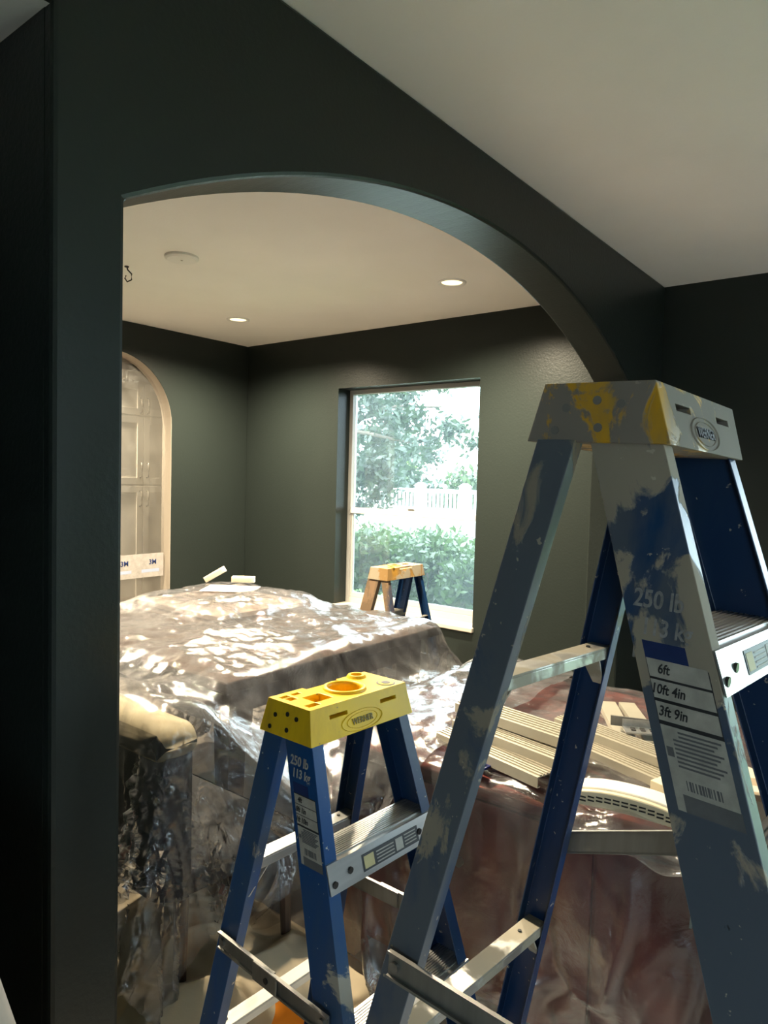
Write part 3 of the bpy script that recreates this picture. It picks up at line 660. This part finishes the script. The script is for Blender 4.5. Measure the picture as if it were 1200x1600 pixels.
e = empty('flat_box', (-2.98, 2.42, TZ)); tag(e, 'flat pale box lying on the table under the sheet', 'box')
MB().box((-.33, -.30, 0), (.33, .30, .055)).build('box_body', m_beigebox, e, bevel=.004); MB().box((-.335, -.305, .03), (.335, .305, .058)).build('box_lid', m_beigebox, e, bevel=.004)
def rounded_pad(w, d, h, r, segs=5):
    mb = MB(); rings = []
    def rr(ww, hh_, rad):
        pts = []
        for cx_, cy_, a0 in ((ww-rad, hh_-rad, 0), (-ww+rad, hh_-rad, 90), (-ww+rad, -hh_+rad, 180), (ww-rad, -hh_+rad, 270)):
            for i in range(segs+1): a = math.radians(a0+90*i/segs); pts.append((cx_+rad*math.cos(a), cy_+rad*math.sin(a)))
        return pts
    for y, ins in ((-d, r*.8), (-d*.85, r*.2), (0, 0), (d*.85, r*.2), (d, r*.8)): rings.append([(x, y, z) for x, z in rr(w-ins, h-ins, r)])
    n = len(rings[0]); mb.add([p for q in rings for p in q], [(i*n+j, i*n+(j+1) % n, (i+1)*n+(j+1) % n, (i+1)*n+j) for i in range(4) for j in range(n)] + [list(range(n))[::-1], [4*n+j for j in range(n)]])
    return mb
e = empty('padded_chair', (-2.02, 1.36, 0)); tag(e, 'wide padded chair with cream top under the sheet by the left jamb', 'chair')
o = rounded_pad(.43, .05, .25, .07).build('backrest', m_uph, e, smooth=True); o.location = (0, -.20, .64)
o = rounded_pad(.435, .06, .055, .05).build('headrest', m_uphtop, e, smooth=True); o.location = (0, -.20, .855)
o = rounded_pad(.43, .24, .05, .04).build('seat', m_uph, e, smooth=True); o.location = (0, .03, .44)
for sx in (-1, 1):
    for sy in (-1, 1): MB().tube([(sx*.39, .03+sy*.2, .40), (sx*.40, .03+sy*.21, 0)], [.022, .015], 8).build('leg', m_wood, e)
CX0, CX1, CY0, CY1, CZ = -1.58, .30, 1.70, 2.86, .745
e = empty('sideboard', ((CX0+CX1)/2, (CY0+CY1)/2, 0)); tag(e, 'red-brown wooden sideboard under the right dust sheet', 'sideboard')
hx, hy = (CX1-CX0)/2, (CY1-CY0)/2
MB().box((-hx, -hy, CZ-.03), (hx, hy, CZ)).build('top', m_red, e, bevel=.004); MB().box((-hx+.03, -hy+.03, .12), (hx-.03, hy-.03, CZ-.03)).build('body', m_red, e)
for i in range(4):
    w_ = (2*hx-.1)/4; x0 = -hx+.05+i*w_
    d = MB().box((x0+.005, -hy+.015, .15), (x0+w_-.005, -hy+.03, CZ-.05)).build('door', m_red, e, bevel=.003)
    MB().disc((x0+(w_-.05 if i % 2 == 0 else .05), -hy+.015, .5), (0,-1,0), .014, .012, 12).build('knob', m_handle, d)
for sx in (-1, 1):
    for sy in (-1, 1): MB().box((sx*(hx-.09)-.03, sy*(hy-.09)-.03, 0), (sx*(hx-.09)+.03, sy*(hy-.09)+.03, .12)).build('leg', m_red, e)

# ---------------------------------------------------------------- dust sheets: a small cloth relaxation draped over the furniture
def relax(P, h, boxes, steps, iters, seed, bend=.06, drop=.0035, lim=None, damp=.955, slack=1.0):
    prev = P.copy(); h = h*slack
    def sat(A, B, Lr, kk):
        d = B-A; l = np.sqrt((d*d).sum(-1, keepdims=True))+1e-9; c = d*(kk*.5*(1-Lr/l)); A += c; B -= c
    hd = h*math.sqrt(2)
    for st in range(steps):
        v = (P-prev)*damp; np.clip(v, -.05, .05, out=v); prev = P.copy(); P += v; P[..., 2] -= drop
        for it in range(iters):
            for q in (0, 1):
                sat(P[q:-1:2], P[q+1::2], h, 1.0); sat(P[:, q:-1:2], P[:, q+1::2], h, 1.0)
                sat(P[q:-1:2, :-1], P[q+1::2, 1:], hd, .45); sat(P[q:-1:2, 1:], P[q+1::2, :-1], hd, .45)
            if it == 0:
                for q in (0, 1):
                    n_ = (P.shape[0]-2-q)
                    sat(P[q:-2:4][:(P.shape[0]-2-q+3)//4], P[q+2::4][:(P.shape[0]-2-q+3)//4], 2*h, bend); sat(P[:, q:-2:4][:, :(P.shape[1]-2-q+3)//4], P[:, q+2::4][:, :(P.shape[1]-2-q+3)//4], 2*h, bend)
            for (x0, x1, y0, y1, z1) in boxes:
                ins = (P[...,0] > x0) & (P[...,0] < x1) & (P[...,1] > y0) & (P[...,1] < y1) & (P[...,2] < z1)
                if ins.any():
                    Q = P[ins]; dd = np.stack([Q[:,0]-x0, x1-Q[:,0], Q[:,1]-y0, y1-Q[:,1], (z1-Q[:,2])*.8], 1); w = dd.argmin(1)
                    Q[w==0,0] = x0; Q[w==1,0] = x1; Q[w==2,1] = y0; Q[w==3,1] = y1; Q[w==4,2] = z1
                    P[ins] = Q
                    pr = prev[ins]; tp = w == 4; Q[tp, :2] = pr[tp, :2]+(Q[tp, :2]-pr[tp, :2])*.25; P[ins] = Q; prev[ins] = Q-(Q-pr)*.35
            fl = P[...,2] < .008
            if fl.any(): P[...,2][fl] = .008; prev[fl] = P[fl]-(P[fl]-prev[fl])*.3
            if lim is not None: lim(P)
    return P
def upsample(P):
    nx, ny, _ = P.shape; Q = np.zeros((2*nx-1, ny, 3)); Q[::2] = P; Q[1::2] = (P[:-1]+P[1:])/2
    R2 = np.zeros((2*nx-1, 2*ny-1, 3)); R2[:, ::2] = Q; R2[:, 1::2] = (Q[:, :-1]+Q[:, 1:])/2
    return R2
def normals(P):
    gx = np.gradient(P, axis=0); gy = np.gradient(P, axis=1); n = np.cross(gx, gy); return n/(np.linalg.norm(n, axis=-1, keepdims=True)+1e-9)
def drape(x0, x1, y0, y1, zs, boxes, seed, lim=None, rot=0.0, wr=.006, squeeze=.93, yb=None, yb2=None, loose=False):
    h = .08; nx = int((x1-x0)/h)+1; ny = int((y1-y0)/h)+1; r = np.random.RandomState(seed)
    X, Y = np.meshgrid(x0+np.arange(nx)*h, y0+np.arange(ny)*h, indexing='ij')
    mx, my = X.mean(), Y.mean(); c, s = math.cos(rot), math.sin(rot)
    X = mx+(X-mx)*squeeze; Y = my+(Y-my)*squeeze
    P = np.stack([mx+(X-mx)*c-(Y-my)*s, my+(X-mx)*s+(Y-my)*c, np.full_like(X, zs)], -1) + r.randn(nx, ny, 3)*.006
    if yb is not None:                                  # start with the front already hanging
        m = P[..., 1] < yb; P[..., 2][m] -= yb-P[..., 1][m]; P[..., 1][m] = yb-.18*(yb-P[..., 1][m])+.003*r.randn(m.sum())
    if yb2 is not None: m = P[..., 1] > yb2; P[..., 2][m] -= P[..., 1][m]-yb2; P[..., 1][m] = yb2+.003*r.randn(m.sum())
    P = relax(P, h, boxes, 130, 12, seed, lim=None if loose else lim, drop=.003)
    P = relax(P, h, boxes, 40, 22, seed, lim=lim, drop=.0012, damp=.85)
    P = upsample(P); P += r.randn(*P.shape)*.004; P = relax(P, h/2, boxes, 60, 9, seed, lim=lim, slack=1.02, drop=.0010)
    P = upsample(P); P += r.randn(*P.shape)*.002; P = relax(P, h/4, boxes, 26, 8, seed, bend=.03, lim=lim, slack=1.035, damp=.88, drop=.0004)
    for _ in range(9):
        S = P.copy(); S[1:-1, 1:-1] = (P[:-2, 1:-1]+P[2:, 1:-1]+P[1:-1, :-2]+P[1:-1, 2:]+P[1:-1, 1:-1])/5
        S[0, 1:-1] = (P[0, :-2]+P[0, 2:]+P[0, 1:-1])/3; S[-1, 1:-1] = (P[-1, :-2]+P[-1, 2:]+P[-1, 1:-1])/3; S[1:-1, 0] = (P[:-2, 0]+P[2:, 0]+P[1:-1, 0])/3; S[1:-1, -1] = (P[:-2, -1]+P[2:, -1]+P[1:-1, -1])/3
        P = S
    N1 = normals(P)
    for _ in range(6): N1[1:-1, 1:-1] = (N1[:-2, 1:-1]+N1[2:, 1:-1]+N1[1:-1, :-2]+N1[1:-1, 2:]+N1[1:-1, 1:-1])/5
    w1 = 1-np.clip((np.linalg.norm(N1, axis=-1, keepdims=True)-.55)/.35, 0, 1)      # tight gathers are eased out
    for _ in range(60):
        S = P.copy(); S[1:-1, 1:-1] = (P[:-2, 1:-1]+P[2:, 1:-1]+P[1:-1, :-2]+P[1:-1, 2:])/4
        S[1:-1, 0] = (P[:-2, 0]+P[2:, 0])/2; S[0, 1:-1] = (P[0, :-2]+P[0, 2:])/2
        P = P+(S-P)*w1
    P = upsample(P)
    i, j = np.meshgrid(np.arange(P.shape[0])*h/8, np.arange(P.shape[1])*h/8, indexing='ij')
    wx = i+.12*vnoise(i*3, j*3, seed+20); wy = j+.12*vnoise(i*3+9, j*3, seed+21)
    ang = .6; rx, ry = wx*math.cos(ang)-wy*math.sin(ang), wx*math.sin(ang)+wy*math.cos(ang)
    cr = worley(wx*3.2, wy*2.6, seed+4)*2.6 + worley(rx*9, ry*6, seed+1)*1.25 + worley(wx*17, wy*22, seed+2)*.55 + ridged(wx*30, wy*27, seed+3)*.2 + ridged(rx*2.4, ry*5, seed+6)*1.2 - .5
    N0 = normals(P)
    for _ in range(14):
        N0[1:-1, 1:-1] = (N0[:-2, 1:-1]+N0[2:, 1:-1]+N0[1:-1, :-2]+N0[1:-1, 2:]+N0[1:-1, 1:-1])/5
    coh = np.linalg.norm(N0, axis=-1, keepdims=True); N0 /= coh+1e-9; coh = np.clip((coh-.45)/.45, 0, 1)**2
    ax = np.abs(N0[..., 0]); ay = np.abs(N0[..., 1]); vert = np.clip(1.15-np.abs(N0[..., 2])*1.6, 0, 1)
    t_ = (i*ay+j*ax)/(ax+ay+1e-6); zz_ = P[..., 2]
    fold = (vnoise(t_*7+zz_*2.6, zz_*1.2+3, seed+31)-.5)*1.0 + (ridged(t_*12-zz_*5.0, zz_*1.3, seed+32)-.5)*.6 + (ridged(t_*21+zz_*7, zz_*2, seed+33)-.5)*.16
    P = P + N0*(fold*vert*np.clip((zs-zz_)*2.6, .12, 1)*.07)[..., None]*coh
    flat = np.clip((N0[..., 2:3]**2), .12, 1)
    P = P + normals(P)*cr[..., None]*wr*flat*coh
    return P
eps = .014
def limA(P):
    m = (P[...,0] < XA+.02); P[...,1][m] = np.maximum(P[...,1][m], YPI+.02); P[...,0] = np.maximum(P[...,0], XL+.03)
    P[...,1] = np.minimum(P[...,1], 3.0+.04*np.clip((.9-P[...,2])*2, 0, 1))
boxC = (CX0-eps, CX1+eps, CY0-eps, CY1+eps, CZ+eps)
boxT = [(TX0-eps, TX1+eps, TY0-eps, TY1+eps, TZ+eps), (-3.32-eps, -2.64+eps, 2.11-eps, 2.73+eps, TZ+.058+eps),
        (-2.47-eps, -1.57+eps, 1.08-eps, 1.24+eps, .925+eps), (-2.45-eps, -1.59+eps, 1.15, 1.63, .49+eps)]
def limB(P):
    m = (P[...,0] < XA+.05) & (P[...,0] > XAI-.1); P[...,1][m] = np.minimum(P[...,1][m], 3.60)
    P[...,1] = np.maximum(P[...,1], 1.47)
PB = drape(-2.0, 1.0, 1.02, 3.55, .80, [boxC, (TX0, TX1+.03, TY0, TY1, TZ)], 21, limB, .03, .010)
sheet_b = tag(grid_mesh(PB, 'dust_sheet', m_film_b), 'clear crumpled dust sheet over the red-brown sideboard, below the metal strips', 'dust sheet')
boxC2 = (CX0-eps-.012, CX1, CY0-eps-.012, CY1+eps+.012, CZ+eps+.022)
PA = drape(-4.25, -1.02, .64, 3.75, 1.0, boxT+[boxC2], 34, limA, 0, .0125, .95, None, 2.97, True)
sheet_a = tag(grid_mesh(PA, 'dust_sheet', m_film), 'clear crumpled dust sheet over the dark table and padded chair, left of the sideboard', 'dust sheet')
def top_of(P, x, y, r=.04):
    d = (P[...,0]-x)**2+(P[...,1]-y)**2; m = d < r*r; return float(P[...,2][m].max()) if m.any() else 0

# ---------------------------------------------------------------- things lying on the sheets
zb = CZ+eps+.026
def headrail(c, rz, ln, w, h, z, label, ribs=True, tilt=0.0, roll=0.0):
    """folded aluminium channel strip: ribbed top, side lips, cut ends"""
    e = empty('aluminium_strip', (c[0], c[1], z)); e.rotation_euler = (roll, tilt, rz); tag(e, label, 'metal strip', 'aluminium strips piled on the sideboard')
    t = .003
    prof = [(-w/2,0),(-w/2+.012,0),(-w/2+.012,t),(-w/2+t,t),(-w/2+t,h-t),(w/2-t,h-t),(w/2-t,t),(w/2-.012,t),(w/2-.012,0),(w/2,0),(w/2,h),(-w/2,h)]
    MB().sweep([(-ln/2, a, b) for a, b in prof], [(ln/2, a, b) for a, b in prof]).build('channel', m_rail, e)
    if ribs:
        for j in range(5):
            y = -w/2+.012+(w-.03)*j/4; MB().box((-ln/2, y, h), (ln/2, y+.006, h+.004)).build('rib', m_rail, e)
    return e
s1 = [((-.985, 1.80), -.24, .40, .085, .030, 0, 'ribbed aluminium strip at the bottom left of the pile on the sideboard'),
      ((-.955, 1.86), -.20, .42, .080, .028, .032, 'ribbed aluminium strip lying on the bottom left strip of the pile'),
      ((-.985, 1.93), -.16, .40, .100, .030, .068, 'wide ribbed aluminium strip topmost at the left of the pile'),
      ((-.70, 2.02), -.34, .38, .085, .026, 0, 'aluminium strip at the bottom right of the pile'),
      ((-.725, 2.09), -.30, .42, .085, .026, .030, 'aluminium strip with cut end facing right in the pile'),
      ((-.81, 2.33), -1.05, .42, .060, .022, .0, 'narrow aluminium strip pointing to the back of the sideboard, left of its twin'),
      ((-.745, 2.37), -1.02, .42, .055, .022, .0, 'narrow aluminium strip pointing to the back of the sideboard, right of its twin'),
      ((-.90, 2.15), .62, .26, .060, .022, .0, 'short ribbed aluminium strip behind the left pile')]
for c, rz, ln, w, h, dz, lb in s1: headrail(c, rz, ln, w, h, zb+dz, lb, 'narrow' not in lb)
e = empty('metal_bracket', (-.735, 2.235, zb+.058)); e.rotation_euler = (0, 0, .35); tag(e, 'grey metal bracket with two round holes lying on the strips', 'bracket')
MB().box((-.06, -.045, 0), (.06, .045, .003)).build('plate', m_steel, e); MB().box((-.06, -.048, 0), (.06, -.045, .03)).build('flange', m_steel, e)
for x in (-.02, .02): MB().disc((x, .02, .003), (0,0,1), .008, .001, 14).build('hole', m_paper, e)
e = empty('metal_bracket', (-.66, 2.17, zb+.064)); e.rotation_euler = (0, 0, .5); tag(e, 'short bright metal end bracket at the right tip of the strips', 'bracket')
MB().box((-.07, -.03, 0), (.07, .03, .004)).build('plate', m_alu, e)
for j in range(4): MB().box((-.05+j*.028, -.012, .004), (-.036+j*.028, .012, .006)).build('slot', m_dark, e)
MB().box((-.07, .027, .004), (.07, .03, .025)).build('flange', m_alu, e)
e = empty('plastic_cap', (-1.0, 1.73, zb)); e.rotation_euler = (0, 0, -.1); tag(e, 'small dark blue cap poking out below the left strips', 'cap')
MB().hexa([(-.03,-.02,0),(.03,-.02,0),(.025,.02,0),(-.025,.02,0)], [(-.022,-.014,.022),(.022,-.014,.022),(.018,.014,.022),(-.018,.014,.022)]).build('cap_body', simple('deep_blue_plastic', srgb(24, 38, 120), .4), e, bevel=.003); MB().box((-.034,-.024,0), (.034,.024,.005)).build('cap_rim', simple('deep_blue_rim', srgb(20, 30, 100), .4), e)

# cream vented chime cover
e = empty('chime_cover', (-.565, 1.735, zb)); e.rotation_euler = (0, 0, .12); tag(e, 'cream curved plastic cover with two rows of vent slots on the sideboard edge', 'vent cover')
Lc, hh, dp = .135, .055, .075; mb = MB(); n = 24
fr_, bk = [], []
def topz(x): return hh*(1-.35*abs(x/Lc)**2.4)
xs = [-Lc + 2*Lc*i/n for i in range(n+1)]
outl = [(x, topz(x)) for x in xs]; botl = [(x, .004+.006*(1-(x/Lc)**2)) for x in xs[::-1]]
ol = outl+botl
MB().sweep([(x, -dp/2, z) for x, z in ol], [(x, dp/2-.02, z) for x, z in ol]).build('cover', m_cream, e, bevel=.004)
ol2 = [(x*1.01, topz(x)+.006) for x in xs]+[(x*1.01, topz(x)-.004) for x in xs[::-1]]
MB().sweep([(x, -dp/2+.012, z) for x, z in ol2], [(x, dp/2, z) for x, z in ol2]).build('cover_back', m_creamtop, e, bevel=.004)
for row in (0, 1):
    for j in range(11):
        x = -.105+j*.0205; z = topz(x)-.016-row*.009
        MB().box((x-.008, -dp/2-.0006, z-.002), (x+.008, -dp/2+.001, z+.002)).build('vent_slot', m_dark, e)
# cardboard and offcuts at the right of the sideboard
def carton(loc, rz, sx, sy, sz, lab, mat=m_card, flap=True, cat='box'):
    e = empty('cardboard_box' if cat == 'box' else 'board_offcut', loc); e.rotation_euler = (0, 0, rz); tag(e, lab, cat)
    MB().box((-sx, -sy, 0), (sx, sy, sz)).build('carton' if cat == 'box' else 'board', mat, e, bevel=.002)
    if flap:
        MB().hexa([(-sx,-sy,sz),(sx,-sy,sz),(sx,-sy+.003,sz),(-sx,-sy+.003,sz)], [(-sx,-sy-.05,sz+.035),(sx,-sy-.05,sz+.035),(sx,-sy-.047,sz+.037),(-sx,-sy-.047,sz+.037)]).build('flap', mat, e)
        MB().box((-sx, -.02, sz), (sx, .02, sz+.0008)).build('packing_tape', m_shim, e)
    return e
carton((-.30, 1.93, zb), .3, .10, .075, .07, 'brown cardboard box behind the tall ladder rail')
carton((-.36, 2.16, zb), -.5, .13, .03, .02, 'cream board offcut lying behind the cardboard box', m_shim, False, 'offcut')
carton((-.33, 2.10, zb+.024), .6, .10, .02, .02, 'cream board offcut lying across another behind the cardboard box', m_cream, False, 'offcut')
carton((-.495, 1.95, zb), 1.25, .10, .03, .045, 'upright cream board offcut left of the tall ladder front rail', m_cream, False, 'offcut')
# crumpled clear film lying below the cover
nx = 40; X, Y = np.meshgrid(np.linspace(-.72, -.34, nx), np.linspace(1.545, 1.70, 24), indexing='ij')
Z = zb-.035+.03*ridged(X*14, Y*16, 4)+.03*np.sin((X+.72)/.38*math.pi)*((Y-1.545)/.155)
tag(grid_mesh(np.stack([X, Y, Z], -1), 'film_scrap', m_film), 'scrap of clear film folded over the sideboard edge below the vent cover', 'plastic film')
# paper and plaster-smeared blocks on the table
zt_ = top_of(PA, -3.0, 2.45)
e = tag(MB().hexa([(-.14,-.10,0),(.14,-.10,0),(.14,.10,0),(-.14,.10,0)], [(-.14,-.10,.002),(.14,-.10,.002),(.14,.10,.002),(-.14,.10,.002)]).build('paper_sheet', m_paper), 'white sheet of paper lying on top of the covered table', 'paper'); e.location = (-2.98, 2.47, zt_+.001); e.rotation_euler = (0, 0, .62)
for loc, rot, lab in (((-3.24, 2.58, zt_+.028), (0, -.55, .62), 'smeared white wooden block tilted up behind the paper on the table'), ((-3.10, 2.66, zt_+.004), (0, 0, .66), 'smeared white wooden block lying flat behind the paper on the table')):
    e = empty('wooden_block', loc); e.rotation_euler = rot; tag(e, lab, 'wood block', 'blocks on the covered table')
    MB().box((-.065, -.02, 0), (.065, .02, .034)).build('block', m_shim, e, bevel=.003); MB().box((-.063, -.0215, .008), (.05, -.0195, .024)).build('smear', m_canvas, e)

# ---------------------------------------------------------------- floor: canvas drop cloth, orange tray, paper roll in the hall
X, Y = np.meshgrid(np.linspace(-2.6, -1.0, 260), np.linspace(.83, 1.75, 150), indexing='ij')
wx, wy = X+.2*vnoise(X*3, Y*3, 50), Y+.2*vnoise(X*3, Y*3, 51)
Z = .012+.05*ridged(wx*3.2, wy*3.2, 41)**2+.03*ridged(wx*7, wy*6, 42)**2+.012*vnoise(wx*13, wy*12, 43)+.10*np.exp(-(((X+1.72)/.28)**2+((Y-1.36)/.20)**2))+.13*np.exp(-(((X+1.44)/.15)**2+((Y-1.16)/.13)**2))+.10*np.exp(-(((X+1.62)/.2)**2+((Y-1.02)/.12)**2)); ed = np.minimum(np.minimum(X+2.6, -1.0-X), np.minimum(Y-.83, 1.75-Y)); Z *= np.clip(ed/.1, .08, 1)
tag(grid_mesh(np.stack([X, Y, Z], -1), 'drop_cloth', m_canvas), 'crumpled beige canvas drop cloth bunched on the floor below the left sheet', 'drop cloth')
e = empty('tool_tray', (-1.42, 1.26, .03)); e.rotation_euler = (0, 0, .05); tag(e, 'orange plastic tray on the floor behind the short ladder', 'tray')
MB().hexa([(-.13,-.10,0),(.13,-.10,0),(.13,.10,0),(-.13,.10,0)], [(-.15,-.12,.07),(.15,-.12,.07),(.15,.12,.07),(-.15,.12,.07)]).build('tray_body', m_orange, e, bevel=.006)
for a in ((-.158,-.128,.158,-.112), (-.158,.112,.158,.128), (-.158,-.112,-.142,.112), (.142,-.112,.158,.112)): MB().box((a[0],a[1],.066), (a[2],a[3],.080)).build('tray_rim', m_orange, e, bevel=.003)
n = 72; vs = []; lev = [0, .1, .25, .4, .55, .7, .82, .92, .98, 1.0]
ex = Vector((.785, .619, 0)); ey = Vector((-.619, .785, 0)); c0 = Vector((-1.195, .32, 0))
for f_ in lev:
    z = 1.02*f_; rx = .475-.33*z if f_ < .95 else (.475-.33*z)*(.75 if f_ < .99 else .45)
    for j in range(n):
        a = 2*math.pi*j/n; w = 1+(.05*math.sin(9*a+2*f_)+.03*math.sin(17*a))*(1-f_)*(1 if abs(math.cos(a)) < .9 else .3)
        vs.append(c0+ex*math.cos(a)*rx*w+ey*math.sin(a)*rx*.42*w+Vector((0, 0, z)))
mb = MB().add(vs, [(i*n+j, i*n+(j+1) % n, (i+1)*n+(j+1) % n, (i+1)*n+j) for i in range(len(lev)-1) for j in range(n)]+[[(len(lev)-1)*n+j for j in range(n)]])
tag(mb.build('draped_cloth', m_tube, smooth=True), 'pale beige cloth hanging in folds at the lower left edge of the picture', 'cloth')

# ---------------------------------------------------------------- outside
struct(MB().box((-40, 4.41, -.45), (20, 45, -.25)).build('ground_garden', m_grass), 'lawn outside the window')
struct(MB().box((2.85, -2.75, -.45), (20, 4.41, -.25)).build('ground_side', m_grass), 'lawn at the side of the house')
struct(MB().box((-40, -25, -.45), (20, -2.75, -.25)).build('ground_patio', m_outwall), 'pale paving behind the house')
def leaves(name, blobs, n, size, mat, parent, seed, shell=.55):
    r = np.random.RandomState(seed); B = np.array(blobs, float); w = (B[:,3]*B[:,4]*B[:,5])**.67; idx = r.choice(len(B), n, p=w/w.sum()); b = B[idx]
    d = r.randn(n, 3); d /= np.linalg.norm(d, axis=1, keepdims=True); rad = (shell+(1-shell)*r.rand(n))[:, None]*(1+.12*r.randn(n))[:, None]
    c = b[:, :3]+d*rad*b[:, 3:6]
    a = r.randn(n, 3); a /= np.linalg.norm(a, axis=1, keepdims=True); t = np.cross(a, r.randn(n, 3)); t /= np.linalg.norm(t, axis=1, keepdims=True)
    s = (size*(.6+.8*r.rand(n)))[:, None]
    V_ = np.stack([c-a*s, c+t*s*.45, c+a*s, c-t*s*.45], 1).reshape(-1, 3)
    me = bpy.data.meshes.new(name); me.vertices.add(4*n); me.vertices.foreach_set('co', V_.reshape(-1).astype(np.float32))
    me.loops.add(4*n); me.loops.foreach_set('vertex_index', np.arange(4*n, dtype=np.int32)); me.polygons.add(n)
    me.polygons.foreach_set('loop_start', np.arange(0, 4*n, 4, dtype=np.int32)); me.polygons.foreach_set('loop_total', np.full(n, 4, np.int32)); me.update(calc_edges=True)
    me.materials.append(mat); o = bpy.data.objects.new(name, me); COL.objects.link(o); o.parent = parent; o['kind'] = 'stuff'; return o
def shrub(x, y, h, w, seed, label):
    e = empty('hedge_shrub', (x, y, -.25)); tag(e, label, 'shrub', 'shrubs of the hedge outside the window'); r = random.Random(seed)
    bl = [(r.uniform(-w, w)*.7, r.uniform(-.3, .3), h*r.uniform(.60, .84), .34, .32, .27) for _ in range(11)] + [(r.uniform(-w, w)*.8, r.uniform(-.3, .3), h*r.uniform(.38, .6), .28, .28, .22) for _ in range(6)]
    leaves('foliage', bl, 6500, .042, m_leaf_hedge, e, seed, .3)
    for i in range(6):
        a = Vector((r.uniform(-.25, .25), r.uniform(-.1, .1), 0)); b = a+Vector((r.uniform(-.2, .2), r.uniform(-.1, .1), h*.35)); c = b+Vector((r.uniform(-.3, .3), r.uniform(-.2, .2), h*.35))
        MB().tube([a, a.lerp(b, .5)+Vector((r.uniform(-.04,.04),0,0)), b, c], [.028, .024, .02, .008], 6).build('stem', m_bark, e, smooth=True)
for x, y, h, w, sd, lb in ((-5.75, 6.25, 1.40, .62, 1, 'green hedge shrub at the left edge of the window'), (-4.85, 6.2, 1.40, .62, 2, 'green hedge shrub behind the small ladder'), (-4.05, 6.15, 1.34, .5, 3, 'green hedge shrub in the middle right of the window'), (-3.28, 6.0, 1.22, .45, 4, 'lower hedge shrub with bare stems at the right edge of the window')): shrub(x, y, h, w, sd, lb)
def tree(x, y, z0, trunk, blobs, n, size, mat, seed, label, shell=.3, branches=()):
    e = empty('garden_tree', (x, y, z0)); tag(e, label, 'tree')
    MB().tube([(0,0,0), (.05,.02,trunk*.5), (0,0,trunk)], [.16, .13, .09], 9).build('trunk', m_bark, e, smooth=True)
    for b in branches: MB().tube([(0,0,trunk*.9)]+list(b), [.06]+[.035]*(len(b)-1)+[.012], 6).build('branch', m_bark, e, smooth=True)
    leaves('foliage', blobs, n, size, mat, e, seed, shell)
r = random.Random(5)
bl = []
for i in range(40):
    t = r.random(); bl.append((.1+2.5*t+r.uniform(-.2,.2), r.uniform(-.7,.7), 2.55+r.uniform(-.75, 1.1)*(1-.5*t)+.1*t, .42-.18*t, .45-.15*t, .28-.08*t))
for i in range(12): bl.append((.3+1.0*r.random(), r.uniform(-.5,.5), 1.25+r.random()*.9, .32, .35, .3))
tree(-7.8, 8.2, -.25, 2.6, bl, 8200, .055, m_leaf_tree, 11, 'grey-green leafy tree reaching across the upper window', .1,
     [((.6,.1,2.7), (1.4,0,2.9), (2.4,-.1,2.85)), ((.5,-.2,2.6), (1.2,-.2,2.5), (2.0,-.2,2.35)), ((.4,.2,3.0), (1.0,.2,3.4), (1.7,.1,3.7))])
tree(-10.6, 13.2, -.4, 1.2, [(r.uniform(-1.2, 1.3), r.uniform(-.6,.6), r.uniform(.9, 2.9), .7, .6, .6) for _ in range(16)], 6000, .10, m_leaf_tree, 12, 'dense dark green tree behind the fence at the left', .4)
for i, (x, y, h, m, lb) in enumerate(((-13.0, 21, 2.2, m_leaf_far, 'pale green distant tree at the right edge of the window beyond the fence'), (-17.2, 22.5, 2.6, m_leaf_bush, 'yellow-green distant tree beyond the fence beside the dense dark tree'))):
    tree(x, y, -.5, 1.0, [(r.uniform(-1.4, 1.4), r.uniform(-.6,.6), r.uniform(.9, h), .8, .6, .55) for _ in range(12)], 3500, .14, m, 20+i, lb, .4)
e = empty('vinyl_fence', (-7.2, 10.2, -.25)); tag(e, 'white vinyl fence with a baluster top behind the hedge', 'fence')
bay = .92; n0, n1 = -5, 6
for i in range(n0, n1):
    x = i*bay
    p_ = MB().box((x-.075, -.075, 0), (x+.075, .075, 1.74)).build('post', m_white, e); MB().hexa([(x-.09,-.09,1.74),(x+.09,-.09,1.74),(x+.09,.09,1.74),(x-.09,.09,1.74)], [(x-.03,-.03,1.80),(x+.03,-.03,1.80),(x+.03,.03,1.80),(x-.03,.03,1.80)]).build('post_cap', m_white, p_)
    if i == n1-1: break
    MB().box((x+.075, -.03, 1.62), (x+bay-.075, .03, 1.69)).build('top_rail', m_white, e); MB().box((x+.075, -.03, 1.28), (x+bay-.075, .03, 1.36)).build('mid_rail', m_white, e)
    MB().box((x+.075, -.015, .02), (x+bay-.075, .015, 1.28)).build('panel', m_white, e)
    mb = MB()
    for j in range(9): xx = x+.075+(bay-.15)*(j+.5)/9; mb.box((xx-.018, -.015, 1.36), (xx+.018, .015, 1.62))
    tag(mb.build('balusters', m_white, e), kind='stuff')
